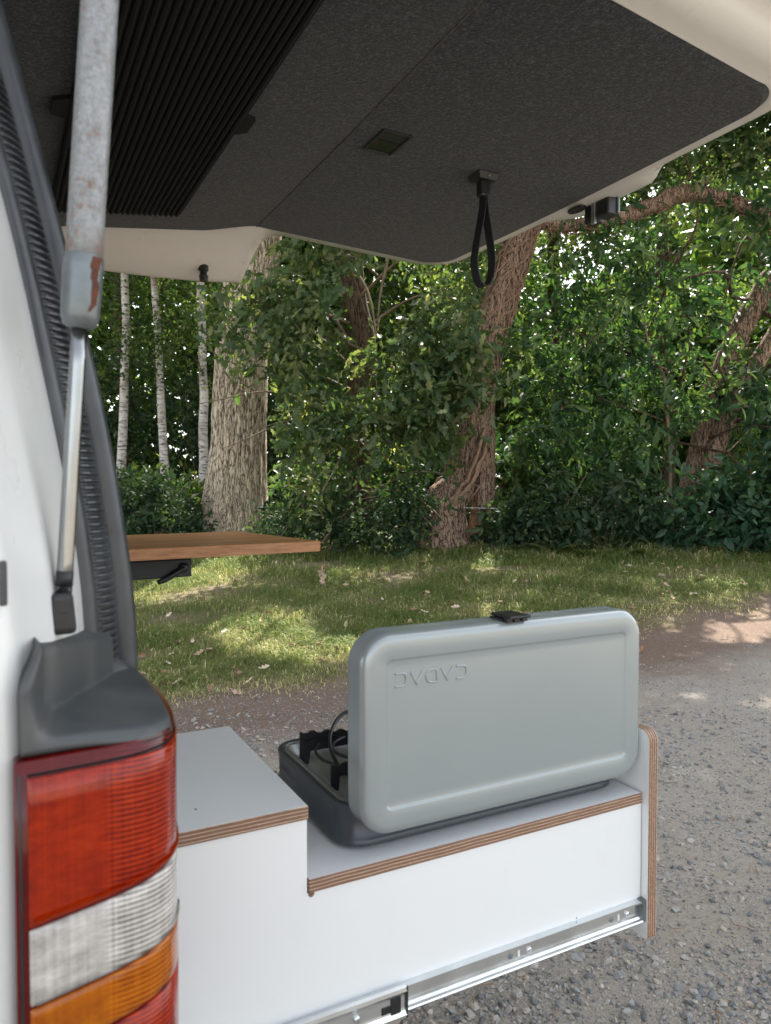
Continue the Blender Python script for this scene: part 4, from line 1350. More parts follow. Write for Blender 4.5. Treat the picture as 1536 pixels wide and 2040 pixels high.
def keep_trunk(p):
    r = CA * p[:, 0] - SA * p[:, 1]; w = SA * p[:, 0] + CA * p[:, 1]
    u = r / w; v = (p[:, 2] - 1.25) / w
    # boughs hang clear of the lower part of the thick trunk
    k = ~((u < -0.150) & (v < 0.125)) & ~((u < -0.152) & (v < 0.23) & (rng.random(len(u)) < 0.6)) & ~((u < -0.13) & (v < 0.0))
    # and thin out before the leaning tree
    uc = np.interp(v, [-0.08, 0.0, 0.1, 0.2, 0.3, 0.36], [0.085, 0.118, 0.125, 0.145, 0.17, 0.19])
    near = np.abs(u - uc - 0.008) < 0.036
    return k & ~(near & ((v < 0.06) | (v > 0.215) | (rng.random(len(u)) < 0.35)))
cents = blob_points(640, [(-0.9, 8.5, 3.3, 1.15, 0.6, 1.0, 1.5), (0.1, 8.5, 2.9, 1.0, 0.7, 0.9, 1.4), (-1.4, 8.6, 3.0, 0.7, 0.5, 0.6, 0.8), (0.75, 8.4, 2.6, 0.75, 0.5, 0.75, 1.2), (-0.5, 8.6, 2.0, 1.0, 0.6, 0.6, 1.0), (0.4, 8.6, 1.9, 0.8, 0.5, 0.5, .5), (0.3, 8.8, 3.9, 1.2, 0.6, 0.5, 0.7), (-0.9, 8.9, 1.2, 0.7, 0.5, 0.5, 0.5)])
crown('crown', mid, cents, 17, 0.34, 0.085, 0.14, T_OAK, M['leaf_oak'], keep_trunk, single=300)
cents = blob_points(700, [(-0.2, 9.2, 6.6, 2.2, 1.6, 1.4, 1)])
crown('high_crown', mid, cents, 16, 0.5, 0.17, 0.17, T_SIMPLE, M['leaf_oak'])

# --- leaning tree wrapped in vines, with the long bare limb
ivy = tree('leaning_tree', 'leaning tree wrapped in bare vines with one long arching limb', 0.75, 9.6)
A = [(5.10, 8.17, 0.30), (5.08, 8.18, 0.62), (5.13, 8.15, 1.02), (5.34, 8.04, 1.41), (5.46, 7.98, 2.0), (5.52, 7.94, 2.64), (5.70, 7.85, 3.41), (5.84, 7.77, 3.93), (5.98, 7.70, 4.5), (6.18, 7.68, 5.2), (6.3, 7.8, 7.2), (6.3, 8.0, 13.5)]
obj('trunk', trunk_mesh('trunk', A, [0.38, 0.37, 0.30, 0.20, 0.185, 0.18, 0.20, 0.21, 0.215, 0.19, 0.14, 0.05], 44, 110, 0.16, 0.08, 8.4, 0.12), M['bark_ivy'], ivy, True)
obj('second_stem', trunk_mesh('second_stem', [(5.66, 8.10, 0.35), (5.70, 8.08, 0.9), (5.72, 8.06, 1.75), (5.70, 8.05, 2.4), (5.78, 7.98, 3.2)], [0.17, 0.15, 0.135, 0.14, 0.10], 36, 70, 0.10, 0.07, 2.7, 0.25), M['bark_ivy'], ivy, True)
BR = [(5.95, 7.70, 4.45), (6.22, 7.58, 4.68), (6.53, 7.42, 4.63), (7.04, 7.15, 4.72), (7.49, 6.91, 4.88), (7.83, 6.73, 5.03), (8.23, 6.52, 4.98), (8.63, 6.31, 4.82), (8.84, 6.2, 4.69), (9.32, 5.95, 4.44), (9.9, 5.7, 4.5)]
obj('long_limb', trunk_mesh('long_limb', BR, [0.15, 0.11, 0.085, 0.09, 0.10, 0.125, 0.10, 0.09, 0.08, 0.07, 0.04], 20, 90, 0.22, 0.06, 6.3, 0.0), M['bark_ivy'], ivy, True)
parts = []
cA = spline(A, 120); cB = spline(BR, 120)
def wrap(c, i0, i1, rad, turns, r, jit):
    pts = []
    ph = rng.random() * 6.28; 
    for i in range(i0, i1, 2):
        t = Vector(c[min(i + 1, len(c) - 1)] - c[max(i - 1, 0)]).normalized()
        n = t.cross(Vector((0.3, 1, 0.1))).normalized(); bb = t.cross(n)
        a = ph + turns * 6.28 * (i - i0) / (i1 - i0) + jit * rng.normal()
        pts.append(Vector(c[i]) + (n * math.cos(a) + bb * math.sin(a)) * (rad * (1.0 + 0.10 * rng.random())))
    return tube_data(pts, r, 4, False)
for k in range(80):
    i0 = int(rng.integers(44, 84)); i1 = min(i0 + int(rng.integers(12, 34)), 98)
    parts.append(wrap(cA, i0, i1, 0.215, rng.uniform(-0.9, 0.9), rng.uniform(0.004, 0.011), 0.22))
for k in range(8):
    parts.append(wrap(cA, 4, int(rng.integers(36, 60)), 0.25, rng.uniform(-0.35, 0.35), rng.uniform(0.010, 0.028), 0.08))
for k in range(26):
    i0 = int(rng.integers(4, 100)); i1 = min(i0 + int(rng.integers(10, 30)), 118)
    parts.append(wrap(cB, i0, i1, 0.105, rng.uniform(-0.9, 0.9), rng.uniform(0.004, 0.009), 0.3))
for k in range(60):                     # hanging dead tendrils round the limb
    i = int(rng.integers(5, 118)); s = cB[i]
    pts = [s]
    up = rng.random() < 0.35
    for q in range(5):
        s = s + np.array([rng.normal() * 0.07, rng.normal() * 0.07, (0.05 if up else -0.075) + rng.normal() * 0.045]); pts.append(s)
    parts.append(tube_data(pts, [0.006, 0.006, 0.005, 0.004, 0.003, 0.002], 4, False))
V, F = merge(parts)
obj('vines', pydata('vines', V, F), M['vine'], ivy, True)
cents = blob_points(520, [(1.5, 9.2, 4.6, 1.1, 0.5, 0.7, 0.6), (1.2, 9.9, 3.6, 0.6, 0.4, 1.2, 1), (3.4, 9.6, 5.6, 1.9, 0.7, 0.6, 1), (0.3, 9.6, 4.6, 0.7, 0.4, 0.6, 0.6), (0.5, 10.2, 2.4, 0.4, 0.3, 0.6, 0.3)])
crown('crown', ivy, cents, 16, 0.34, 0.10, 0.11, T_OAK, M['leaf_oak'], lambda p: (SA * p[:, 0] + CA * p[:, 1] > 9.55) | (p[:, 2] > 5.2) | keep_trunk(p))
cents = blob_points(1500, [(1.8, 9.8, 8.0, 2.6, 2.2, 2.2, 1.5), (3.2, 8.8, 7.2, 2.0, 1.6, 1.2, 1), (0.6, 8.8, 7.0, 1.6, 1.6, 1.4, 1)])
crown('high_crown', ivy, cents, 17, 0.5, 0.17, 0.17, T_SIMPLE, M['leaf_oak'])

# --- sweet chestnut with two leaning stems on the right
che = tree('chestnut_tree', 'sweet chestnut with two dark leaning stems and long toothed leaves', 4.1, 10.2)
obj('trunk', trunk_mesh('trunk', [(8.36, 7.12, 0.40), (8.42, 7.1, 0.9), (8.54, 7.03, 1.63), (8.72, 6.94, 2.45), (9.07, 6.76, 3.48), (9.37, 6.6, 4.09), (9.77, 6.39, 5.18), (10.2, 6.5, 12)], [0.21, 0.18, 0.165, 0.16, 0.15, 0.14, 0.12, 0.04], 32, 80, 0.10, 0.06, 1.7, 0.25), M['bark_ivy'], che, True)
obj('second_stem', trunk_mesh('second_stem', [(8.42, 7.0, 0.45), (8.55, 6.9, 1.3), (8.62, 6.78, 1.85), (8.82, 6.66, 2.5), (9.22, 6.45, 3.24), (9.65, 6.24, 4.04), (10.2, 6.0, 5.2)], [0.13, 0.12, 0.115, 0.11, 0.10, 0.09, 0.05], 28, 70, 0.10, 0.06, 4.9, 0.1), M['bark_ivy'], che, True)
st = rand_branches((8.5, 7.0, 1.6), (9.7, 6.4, 5.0), 16, 1.8, 0.035, 0.2) 
for k in range(14):
    s = np.array(W(3.9, 10.0, rng.uniform(1.8, 4.8))); e = np.array(W(rng.uniform(1.6, 5.2), rng.uniform(8.8, 10.6), rng.uniform(1.2, 5.6)))
    st.append(([s, (s + e) / 2 + rng.normal(size=3) * 0.2, e], 0.022))
branch_set('limb', che, st, M['bark_dark'], 6)
def keep_che(p):
    r = CA * p[:, 0] - SA * p[:, 1]; w = SA * p[:, 0] + CA * p[:, 1]
    u = r / w; v = (p[:, 2] - 1.25) / w
    near = (w < 9.9)
    # leave the two stems in view
    line = 0.405 + (v + 0.02) * 0.40
    return ~(near & (np.abs(u - line) < 0.038) & (v > -0.06) & (v < 0.10))
cents = blob_points(520, [(3.0, 9.6, 4.0, 1.3, 0.8, 0.8, 1), (4.4, 9.5, 3.9, 1.2, 0.8, 0.9, 1.1), (2.3, 9.8, 3.0, 0.9, 0.6, 0.9, 0.8), (3.3, 9.7, 2.6, 1.2, 0.6, 0.7, 0.8), (4.9, 9.5, 2.6, 0.8, 0.7, 0.8, 0.7), (2.9, 9.5, 1.6, 1.3, 0.5, 0.6, 0.9), (1.9, 9.9, 2.0, 0.6, 0.5, 0.6, 0.4), (4.6, 9.8, 5.4, 1.3, 0.8, 0.8, 0.8), (3.2, 10.2, 5.4, 1.4, 0.8, 0.7, 0.6)])
crown('crown', che, cents, 15, 0.36, 0.075, 0.175, T_LANCE, M['leaf_chestnut'], keep_che, 0.6, 0.35, single=250)
cents = blob_points(1100, [(4.8, 9.6, 7.6, 2.4, 2.2, 1.8, 1), (6.2, 8.6, 6.4, 1.8, 2.0, 1.6, 0.8)])
crown('high_crown', che, cents, 16, 0.5, 0.17, 0.20, T_LANCE, M['leaf_chestnut'])

# tops of the edge trees: they shade the track in front of the wood
for tr, bl in ((oak, [(-2.6, 9.6, 13.0, 3.2, 2.6, 2.6, 1), (-4.6, 9.4, 11.0, 2.0, 2.0, 2.2, 0.6)]), (mid, [(-0.2, 9.6, 11.5, 2.6, 2.2, 2.8, 1)]), (ivy, [(2.0, 9.8, 13.0, 2.8, 2.4, 2.8, 1)]), (che, [(5.0, 9.6, 11.5, 3.0, 2.4, 2.8, 1)])):
    crown('tree_top', tr, blob_points(620, bl), 14, 0.8, 0.26, 0.34, T_SIMPLE, M['leaf_oak'])

# --- forked sapling in front of the chestnut
sap = tree('sapling', 'bare forked grey sapling in front of the chestnut foliage', 3.62, 9.75)
V, F = merge([tube_data(spline([W(3.70, 9.6, gz(7.9, 7.1)), W(3.66, 9.55, 1.6), W(3.58, 9.5, 2.5), W(3.52, 9.48, 2.75), W(3.35, 9.45, 3.05), W(3.28, 9.45, 3.4)], 24), [0.028 - 0.016 * i / 23 for i in range(24)], 7),
              tube_data(spline([W(3.54, 9.48, 2.72), W(3.70, 9.46, 2.9), W(3.80, 9.45, 3.05)], 8), 0.009, 6), tube_data(spline([W(3.38, 9.45, 3.02), W(3.46, 9.44, 3.15), W(3.50, 9.44, 3.25)], 8), 0.007, 6)])
obj('trunk', pydata('trunk', V, F), M['twig'], sap, True)

# --- birches
for lab, pts, rad in (('slim white birch rising between the van pillar and its darker neighbour birch', [(2.06, 14.75, 0.45), (2.10, 14.71, 1.68), (2.18, 14.67, 3.84), (2.18, 14.67, 5.52), (2.1, 14.6, 9)], 0.088),
                      ('brownish birch with a slightly crooked stem, second from the van pillar', [(2.86, 14.30, 0.45), (2.81, 14.33, 1.49), (2.75, 14.37, 3.65), (2.65, 14.42, 5.43), (2.6, 14.4, 9)], 0.080),
                      ('white birch half hidden by the thick oak trunk', [(3.36, 13.49, 0.45), (3.34, 13.49, 1.93), (3.34, 13.49, 3.75), (3.32, 13.5, 5.19), (3.4, 13.5, 9)], 0.085)):
    bt = empty('birch_tree', lab, 'tree', (pts[0][0], pts[0][1], gz(pts[0][0], pts[0][1])), 'birches behind the oak')
    pts = [tuple(p) for p in spline(pts, 14)]
    pts = [(p[0] + rng.normal() * 0.010, p[1], p[2]) for p in pts]
    obj('trunk', trunk_mesh('trunk', pts, [rad * 1.1, rad * 1.0, rad * 0.85, rad * 0.8, rad * 0.3], 18, 70, 0.06, 0.02, rad * 99, 0.3), M['birch'], bt, True)
    r0, w0 = xy_r(pts[5][0], pts[5][1]), xy_w(pts[5][0], pts[5][1])
    cents = blob_points(260, [(r0, w0, 7.2, 1.3, 1.2, 1.8, 1), (r0 - 0.3, w0 + 0.8, 4.8, 0.9, 0.6, 0.9, 0.5), (r0 + 0.2, w0 - 0.5, 3.9, 0.7, 0.3, 1.0, 0.22)])
    branch_set('branch', bt, rand_branches((pts[5][0], pts[5][1], 3.2), (pts[5][0], pts[5][1], 7.5), 9, 0.9, 0.014, 0.5), M['bark_dark'], 5)
    crown('crown', bt, cents, 18, 0.4, 0.14, 0.085, T_SIMPLE, M['leaf_back'])

# --- trees further back, each with stem and crown
backs = [(-6.2, 17.5, 'tall dark tree far behind the birches'), (-3.4, 18.5, 'slender tree in the shade behind the oak trunk'), (-0.8, 16.5, 'broad green tree behind the low oak boughs'), (1.6, 18.0, 'sunlit pale green tree behind the leaning tree'),
         (3.6, 15.5, 'bright yellow-green tree behind the chestnut'), (6.4, 17.0, 'tall tree closing the wood behind the chestnut stems'), (8.8, 15.0, 'bushy tree at the far end of the wood edge'), (-8.5, 15.0, 'leafy tree beyond the birches, past the van')]
for i, (r, w, lab) in enumerate(backs):
    bt = tree('woodland_tree', lab, r, w, 'trees deeper in the wood')
    zb = gz(*W(r, w)[:2])
    obj('trunk', trunk_mesh('trunk', [W(r, w, zb - 0.2), W(r + 0.1, w, 3), W(r - 0.1, w + 0.1, 6), W(r + 0.1, w, 11)], [0.20, 0.15, 0.12, 0.04], 14, 40, 0.1, 0.04, i * 2.3, 0.3), M['bark_dark'], bt, True)
    blobs = []
    for k in range(15):
        blobs.append((r + rng.normal() * 1.3, w + rng.normal() * 0.9, rng.uniform(1.3, 9.5), rng.uniform(0.6, 1.3), rng.uniform(0.5, 0.9), rng.uniform(0.35, 0.8), 1))
    if lab.startswith('bright'):
        blobs += [(4.5, 15.2, 6.3, 1.3, 0.7, 0.9, 2.5), (3.4, 15.2, 6.0, 1.0, 0.6, 0.8, 1.5), (2.4, 15.5, 5.6, 0.9, 0.6, 0.8, 1)]
    cents = blob_points(600, blobs)
    crown('crown', bt, cents, 15, 0.45, 0.15, 0.125, T_SIMPLE, M['leaf_back'])

# --- shrubs at the wood edge
def shrub(label, blobs, n, n_per, size, tmpl, mat, stems=5, cat='shrub', name='shrub', group=None, length=0.3, spread=0.08, keep=None):
    r, w = blobs[0][0], blobs[0][1]
    x, y, _ = W(r, w)
    s = empty(name, label, cat, (x, y, gz(x, y)), group)
    parts = []
    for k in range(stems):
        bl = blobs[int(rng.integers(len(blobs)))]
        e = W(bl[0] + rng.normal() * bl[3] * 0.5, bl[1] + rng.normal() * bl[4] * 0.5, bl[2] + bl[5] * 0.6)
        b0 = W(r + rng.normal() * 0.12, w + rng.normal() * 0.1); b0 = (b0[0], b0[1], gz(b0[0], b0[1]) - 0.03)
        m = [(p + q) / 2 + rng.normal() * 0.08 for p, q in zip(b0, e)]
        parts.append(tube_data(spline([b0, m, e], 10), [0.014 * (1 - 0.08 * i) for i in range(10)], 5))
    V, F = merge(parts)
    obj('stems', pydata('stems', V, F), M['twig'], s, True)
    crown('foliage', s, blob_points(n, blobs), n_per, length, spread, size, tmpl, mat, keep, single=200 if 'laurel' in label else 0)
    return s
G = 'shrubs along the wood edge'
shrub('glossy laurel bush crowding the foot of the chestnut stems', [(4.3, 9.3, 1.0, 0.7, 0.5, 0.6, 1), (4.9, 9.2, 1.3, 0.6, 0.5, 0.8, 1), (3.9, 9.2, 0.75, 0.5, 0.4, 0.4, 0.6), (4.6, 9.0, 0.75, 0.6, 0.4, 0.4, 0.8), (5.2, 9.4, 2.0, 0.5, 0.4, 0.6, .5)], 230, 15, 0.16, T_LAUREL, M['leaf_laurel'], 9, group=G)
shrub('dark holly bush left of the thick oak trunk', [(-2.95, 9.6, 0.95, 0.55, 0.5, 0.55, 1), (-3.3, 9.8, 1.05, 0.5, 0.5, 0.5, 1), (-2.6, 9.7, 0.7, 0.35, 0.4, 0.4, 0.7), (-3.9, 9.8, 1.1, 0.6, 0.5, 0.6, 0.8)], 260, 18, 0.085, T_LAUREL, M['leaf_shrub'], 8, group=G, length=0.22, spread=0.06)
shrub('pale leaved bush under the birches', [(-3.6, 11.2, 1.15, 0.7, 0.5, 0.45, 1), (-2.9, 11.4, 1.1, 0.5, 0.4, 0.4, 0.8), (-4.6, 11.4, 1.2, 0.7, 0.5, 0.5, 0.8)], 150, 15, 0.13, T_LAUREL, M['leaf_fern'], 7, group=G)
shrub('brambly bush between the oak and the leaning tree', [(-0.8, 9.0, 0.9, 0.7, 0.4, 0.45, 1), (-0.1, 9.0, 0.8, 0.6, 0.4, 0.4, 1), (-1.3, 9.2, 0.8, 0.4, 0.3, 0.4, 0.6), (0.3, 9.1, 1.1, 0.4, 0.4, 0.4, 0.5)], 210, 17, 0.085, T_LAUREL, M['leaf_shrub'], 8, group=G, length=0.25, spread=0.07)
shrub('leafy bush below the bare sapling', [(2.2, 9.3, 0.9, 0.7, 0.4, 0.45, 1), (3.0, 9.3, 1.1, 0.6, 0.4, 0.6, 1), (1.6, 9.4, 0.8, 0.4, 0.3, 0.35, 0.6), (3.4, 9.4, 0.8, 0.4, 0.4, 0.4, .6)], 230, 15, 0.12, T_LAUREL, M['leaf_shrub'], 8, group=G)
shrub('tangled bush in the deep shade behind the leaning tree', [(1.4, 11.4, 1.5, 1.2, 0.6, 0.8, 1), (3.0, 11.6, 1.7, 1.2, 0.6, 0.9, 1), (-0.4, 11.2, 1.3, 1.0, 0.5, 0.7, 0.7)], 330, 15, 0.13, T_SIMPLE, M['leaf_chestnut'], 8, group=G)
shrub('tall dark bush shutting the view left of the oak', [(-4.2, 15.8, 2.4, 1.3, 0.6, 1.5, 1), (-2.6, 15.6, 2.2, 1.2, 0.6, 1.4, 1), (-5.6, 15.8, 2.8, 1.2, 0.6, 1.8, 0.8)], 380, 16, 0.11, T_SIMPLE, M['leaf_shrub'], 8, group=G)

# --- ferns
def fern(r, w, n, L, label):
    x, y, _ = W(r, w); z = gz(x, y)
    f = empty('fern', label, 'fern', (x, y, z), 'ferns at the wood edge')
    pos, ax, up, sz = [], [], [], []
    parts = []
    for k in range(n):
        a = rng.random() * 6.28; l = L * rng.uniform(0.7, 1.1)
        d = np.array([math.cos(a), math.sin(a), 0]); side = np.array([-d[1], d[0], 0])
        pts = []
        for i in range(16):
            t = i / 15
            p = np.array([x, y, z]) + d * l * 0.75 * t ** 1.1 + np.array([0, 0, l * (0.95 * t - 0.62 * t * t)])
            pts.append(p)
            if i > 2:
                ll = l * 0.30 * (1 - t) ** 0.8 * min(1, (i - 2) / 3) + 0.015
                for s in (-1, 1):
                    pos.append(p); ax.append(side * s + d * 0.45 + np.array([0, 0, -0.15])); up.append([0, 0, 1.0]); sz.append(ll)
        parts.append(tube_data(pts, [0.004 * (1 - 0.8 * i / 15) for i in range(16)], 4, False))
    obj('fronds', leaf_mesh('fronds', np.array(pos), np.array(ax), np.array(up), np.array(sz), T_LANCE, rng.random(len(pos)) * 0.5 + 0.3), M['leaf_fern'], f)
    V, F = merge(parts)
    obj('stems', pydata('stems', V, F), M['leaf_fern'].copy() if False else M['twig'], f, True)
fl = 'green fern arching out of the undergrowth at the wood edge'
for r, w, n, L in ((-2.75, 9.15, 7, 0.45), (2.05, 9.05, 10, 0.5), (2.5, 9.0, 9, 0.45), (1.5, 9.2, 8, 0.4), (-0.3, 9.1, 8, 0.45), (0.35, 9.6, 9, 0.7), (0.1, 10.3, 10, 0.9), (-0.4, 10.5, 10, 0.9), (0.9, 10.4, 9, 0.8), (-1.2, 9.4, 8, 0.5), (3.0, 8.95, 7, 0.4)):
    fern(r, w, n, L, fl)

# --- ground cover in the wood and the far wood (uncountable masses)
def ground_cover():
    n = 22000
    r = rng.uniform(-7, 9, n); w = 9.0 + rng.random(n) ** 1.5 * 8
    p = rw2xyz(np.stack([r, w, np.zeros(n)], -1))
    p[:, 2] = ground_z(p[:, 0], p[:, 1]) + rng.random(n) ** 2 * (0.16 + 0.35 * smooth(9.4, 10.5, w))
    ax = rng.normal(size=(n, 3)); ax[:, 2] *= 0.4
    up = rng.normal(size=(n, 3)) * 0.6 + np.array([0, 0, 1])
    o = obj('undergrowth', leaf_mesh('undergrowth', p, ax, up, rng.uniform(0.05, 0.11, n), T_LAUREL, rng.random(n)), M['leaf_shrub'])
    tag(o, 'low ivy and bramble covering the shaded woodland floor', 'undergrowth', kind='stuff')
    n = 125000
    r = rng.uniform(-22, 30, n); w = 20 + rng.random(n) * 10
    th = 8.5 + 2.5 * np.sin(r * 0.7) + 1.5 * np.sin(r * 1.9 + 1) + 9.0 * (1 - smooth(-2.0, 2.5, r))
    z = 0.5 + (rng.random(n) ** 0.9) * th
    p = rw2xyz(np.stack([r, w, z], -1)) + rng.normal(size=(n, 3)) * 0.15
    o = obj('distant_wood', leaf_mesh('distant_wood', p, rng.normal(size=(n, 3)), rng.normal(size=(n, 3)) * 0.7 + np.array([0, 0, 1]), rng.uniform(0.3, 0.58, n), T_SIMPLE, rng.random(n)), M['leaf_back'])
    tag(o, 'distant mass of woodland foliage behind the tree trunks', 'foliage', kind='stuff')
ground_cover()

# --- grass
def bare_amount(x, y):
    """0 = closed turf, 1 = bare soil (worn hollows)"""
    b = np.zeros_like(x)
    for cx, cy, rx, ry in ((1.95, 7.2, 0.95, 0.42), (1.45, 6.4, 0.6, 0.28), (3.9, 7.0, 0.7, 0.3), (4.8, 6.7, 0.6, 0.2), (3.3, 7.9, 0.5, 0.2), (6.9, 5.6, 0.9, 0.22), (0.9, 5.6, 0.3, 0.2)):
        b = np.maximum(b, 1 - np.clip(((x - cx) / rx) ** 2 + ((y - cy) / ry) ** 2, 0, 1.6) / 1.6)
    return b
def wave(x, y):
    return (np.sin(x * 2.3 + 0.5) * np.sin(y * 2.9 + 1.1) + np.sin(x * 5.7 + y * 3.1) * 0.6 + np.sin(y * 7.9 - x * 4.3 + 2) * 0.45) / 2.05
def grass():
    n = 480000
    w = 3.9 + rng.random(n) * 5.9; r = (rng.random(n) * 2 - 1) * (0.68 * w + 0.7) + 0.3
    x = CA * r + SA * w; y = -SA * r + CA * w
    edge = 4.45 + 0.28 * wave(x * 0.8, y * 0.3) + 0.12 * np.sin(x * 6) 
    dens = smooth(-0.35, 0.75, (y - edge)) ** 1.2 * (0.45 + 0.55 * smooth(-0.6, 0.5, wave(x * 1.3, y * 1.3)))
    dens *= 1 - 0.95 * bare_amount(x, y)
    dens *= np.where(w > 9.4, 0.3, 1.0)
    k = rng.random(n) < dens
    x, y, w = x[k], y[k], w[k]
    n = len(x)
    tall = smooth(8.3, 9.2, w) * (0.3 + rng.random(n))
    L = (0.035 + 0.055 * rng.random(n)) * (1 + 0.5 * wave(x * 2, y * 2)) + 0.16 * tall
    L *= 0.5 + 0.5 * smooth(-0.2, 0.9, y - 4.45)
    a = rng.random(n) * 6.283
    d = np.stack([np.cos(a), np.sin(a), np.zeros(n)], -1); s = np.stack([-d[:, 1], d[:, 0], np.zeros(n)], -1)
    lean = rng.uniform(0.35, 1.5, n)[:, None]
    base = np.stack([x, y, ground_z(x, y) - 0.004], -1)
    up = np.array([0, 0, 1.0])
    wd = (0.0017 + 0.0022 * rng.random(n))[:, None] * (1 + tall[:, None])
    m = base + L[:, None] * (0.55 * up + 0.28 * lean * d)
    t = base + L[:, None] * ((1.0 - 0.5 * lean) * up + 0.85 * lean * d)
    v = np.stack([base - s * wd, base + s * wd, m + s * wd * 0.8, m - s * wd * 0.8, t], 1).reshape(-1, 3)
    o5 = (np.arange(n) * 5)[:, None]
    dry = np.clip(0.30 + 0.32 * rng.random(n) + 0.28 * wave(x * 1.1 + 3, y * 1.4) + 0.42 * (rng.random(n) < 0.16) + 0.4 * (1 - smooth(-0.1, 0.6, y - 4.45)), 0, 1)
    o = obj('grass', np_mesh('grass', v, [o5 + np.array([[0, 1, 2, 3]]), o5 + np.array([[3, 2, 4]])], np.repeat(dry, 5)), M['grass'])
    tag(o, 'short worn grass on the verge between track and wood', 'grass', kind='stuff')
grass()

# --- gravel: loose stones on the track
def gravel():
    g = (1 + 5 ** 0.5) / 2
    ico = norm(np.array([(-1, g, 0), (1, g, 0), (-1, -g, 0), (1, -g, 0), (0, -1, g), (0, 1, g), (0, -1, -g), (0, 1, -g), (g, 0, -1), (g, 0, 1), (-g, 0, -1), (-g, 0, 1)], float))
    icf = np.array([(0, 11, 5), (0, 5, 1), (0, 1, 7), (0, 7, 10), (0, 10, 11), (1, 5, 9), (5, 11, 4), (11, 10, 2), (10, 7, 6), (7, 1, 8), (3, 9, 4), (3, 4, 2), (3, 2, 6), (3, 6, 8), (3, 8, 9), (4, 9, 5), (2, 4, 11), (6, 2, 10), (8, 6, 7), (9, 8, 1)])
    oc = np.array([(1, 0, 0), (-1, 0, 0), (0, 1, 0), (0, -1, 0), (0, 0, 1), (0, 0, -1)], float)
    ocf = np.array([(0, 2, 4), (2, 1, 4), (1, 3, 4), (3, 0, 4), (2, 0, 5), (1, 2, 5), (3, 1, 5), (0, 3, 5)])
    def field(n, w0, w1, bias, smin, smax, pw, tv, tf, thr):
        w = w0 + (w1 - w0) * rng.random(n) ** bias; r = (rng.random(n) * 2 - 1) * (0.58 * w + 0.15) + 0.12
        x = CA * r + SA * w; y = -SA * r + CA * w
        cl = 0.5 + 0.5 * wave(x * 1.9 + 4, y * 2.3 + 1)
        k = (y < 4.6 + 0.3 * wave(x, y)) & (rng.random(n) < thr + (1 - thr) * cl ** 1.4 * (1 - 0.7 * smooth(3.2, 4.2, y)))
        x, y, cl = x[k], y[k], cl[k]; n = len(x)
        s = smin + (smax - smin) * rng.random(n) ** pw
        ang = rng.random(n) * 6.283
        sc3 = np.stack([rng.uniform(0.75, 1.25, n), rng.uniform(0.6, 1.0, n), rng.uniform(0.38, 0.75, n)], -1)
        v = tv[None] * (1 + 0.34 * rng.normal(size=(n, len(tv), 1)).clip(-1.7, 1.7)) * sc3[:, None] * s[:, None, None]
        tilt = rng.normal(size=(n, 1)) * 0.35
        vz = v[..., 2] + v[..., 0] * tilt
        c, sn = np.cos(ang)[:, None], np.sin(ang)[:, None]
        vx = v[..., 0] * c - v[..., 1] * sn; vy = v[..., 0] * sn + v[..., 1] * c
        P = np.stack([vx + x[:, None], vy + y[:, None], vz + (ground_z(x, y) + 0.18 * s)[:, None]], -1)
        F = ((np.arange(n) * len(tv))[:, None, None] + tf[None]).reshape(-1, 3)
        return P.reshape(-1, 3), F, np.repeat(rng.random(n) ** 1.2, len(tv))
    sets = [field(16000, 1.55, 4.2, 1.3, 0.0050, 0.0150, 2.6, ico, icf, 0.18), field(100000, 1.55, 4.8, 1.25, 0.0018, 0.0062, 2.0, oc, ocf, 0.40), field(9000, 3.2, 6.0, 1.0, 0.004, 0.012, 2.0, oc, ocf, 0.3)]
    V = np.concatenate([s[0] for s in sets]); off = np.cumsum([0] + [len(s[0]) for s in sets])
    F = np.concatenate([s[1] + o for s, o in zip(sets, off)]); rd = np.concatenate([s[2] for s in sets])
    o = obj('gravel', np_mesh('gravel', V, F, rd), M['stone'])
    tag(o, 'loose grey and tan gravel scattered over the track', 'gravel', kind='stuff')
    # needles and bits of twig
    n = 420
    parts = []
    for k in range(n):
        w = 1.6 + 3.2 * rng.random() ** 1.2; r = (rng.random() * 2 - 1) * 0.55 * w + 0.15
        x, y, _ = W(r, w)
        a = rng.random() * 6.283; l = rng.uniform(0.015, 0.05)
        z = gz(x, y) + 0.006 + 0.004 * rng.random()
        parts.append(tube_data([(x, y, z), (x + l * 0.5 * math.cos(a) + rng.normal() * 0.003, y + l * 0.5 * math.sin(a), z + 0.002), (x + l * math.cos(a + 0.15), y + l * math.sin(a + 0.15), z)], rng.uniform(0.0004, 0.0012), 4, False))
    V, F = merge(parts)
    o = obj('needle_litter', pydata('needle_litter', V, F), plain('needle', (0.24, 0.12, 0.055), 0.8, var=0.4, nscale=30))
    tag(o, 'brown pine needles and twig bits strewn over the gravel', 'litter', kind='stuff')
gravel()

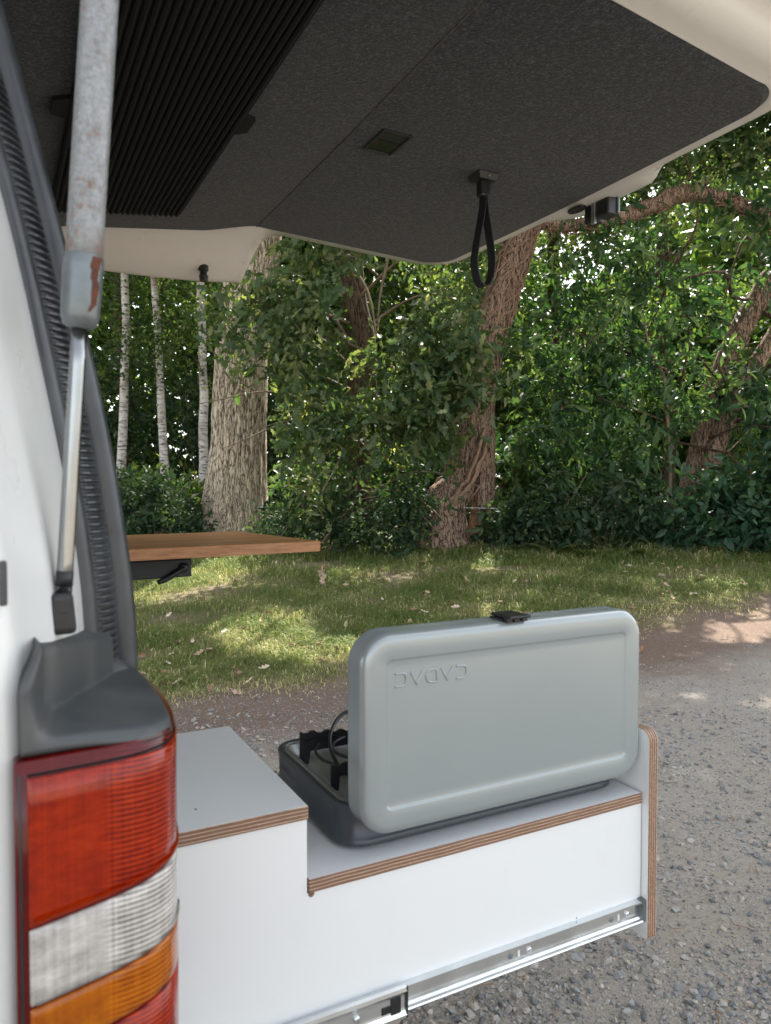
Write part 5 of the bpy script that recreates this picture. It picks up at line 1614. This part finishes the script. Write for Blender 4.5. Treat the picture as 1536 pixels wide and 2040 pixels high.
# --- fallen leaves, sticks
def dead_leaf_mesh(i):
    v, f = tmpl_oak()
    v = v.copy()
    a = rng.uniform(0.6, 1.6)
    v[:, 2] = 0.25 * a * np.abs(v[:, 1]) * 2 + 0.35 * a * (v[:, 0] - 0.5) ** 2 + rng.normal(size=len(v)) * 0.04
    v[:, 1] *= rng.uniform(0.8, 1.4)
    v[:, 0] -= 0.5
    return pydata('fallen_leaf', v, f)
DL = [dead_leaf_mesh(i) for i in range(6)]
DM = [M['dead_leaf'], plain('brown_dead_leaf', (0.27, 0.15, 0.085), 0.8, var=0.5, nscale=9), plain('pale_dead_leaf', (0.55, 0.45, 0.33), 0.8, var=0.35, nscale=9)]
for i, m in enumerate(DL): m.materials.append(DM[i % 3])
cnt = 0
while cnt < 150:
    w = 4.2 + 5.0 * rng.random(); r = (rng.random() * 2 - 1) * 0.5 * w + 0.02 * w
    x, y, _ = W(r, w)
    if y < 3.9: continue
    if rng.random() > 0.35 + 0.65 * (abs(y - 5.2) < 1.0): continue
    o = bpy.data.objects.new('fallen_leaf', DL[cnt % 6]); link(o)
    o.location = (x, y, gz(x, y) + (0.012 if y < 4.5 else 0.034))
    o.rotation_euler = (rng.normal() * 0.4, rng.normal() * 0.4, rng.random() * 6.28)
    s = rng.uniform(0.05, 0.105); o.scale = (s, s, s)
    tag(o, 'curled dry brown leaf lying on the worn grass verge', 'leaf', 'fallen leaves on the verge')
    cnt += 1
x, y = 2.95, 7.0
big = empty('leaf_cluster', 'crumpled clump of dead leaves standing up in the grass', 'leaf clump', (x, y, gz(x, y)))
for k in range(5):
    o = bpy.data.objects.new('leaf', DL[k]); link(o, big)
    o.location = (rng.normal() * 0.025, rng.normal() * 0.025, 0.05 + 0.035 * k); o.rotation_euler = (rng.normal() * 1.0, 1.0 + rng.normal() * 0.5, rng.random() * 6.28); o.scale = (0.13, 0.13, 0.13)
for k, (x0, y0, a, L, rad, lab) in enumerate(((6.95, 6.45, 0.25, 0.35, 0.014, 'short pale branch lying in the grass near the chestnut'), (8.3, 5.9, -0.5, 0.4, 0.022, 'thick broken stick lying on the verge below the chestnut'), (4.6, 7.2, 0.6, 0.30, 0.010, 'thin stick lying in front of the leaning tree'))):
    pts = [(x0 + L * t * math.cos(a), y0 + L * t * math.sin(a), 0) for t in np.linspace(0, 1, 6)]
    pts = [(p[0], p[1] + rng.normal() * 0.008, gz(p[0], p[1]) + rad + 0.015) for p in pts]
    tag(tube('stick', pts, [rad, rad, rad * 0.9, rad * 0.8, rad * 0.7, rad * 0.5], M['twig'], None, 8, True, 0.15), lab, 'stick', 'sticks on the verge')

# --- wire fence strand between the leaning tree and the chestnut
a = Vector(W(0.9, 9.45, 1.02)); b = Vector(W(3.95, 9.85, 1.03))
tag(tube('fence_wire', [tuple(a.lerp(b, t) - Vector((0, 0, 0.12 * t * (1 - t)))) for t in np.linspace(0, 1, 20)], 0.004, M['zinc'], None, 6), 'thin strand of fence wire strung between the leaning tree and the chestnut', 'wire')
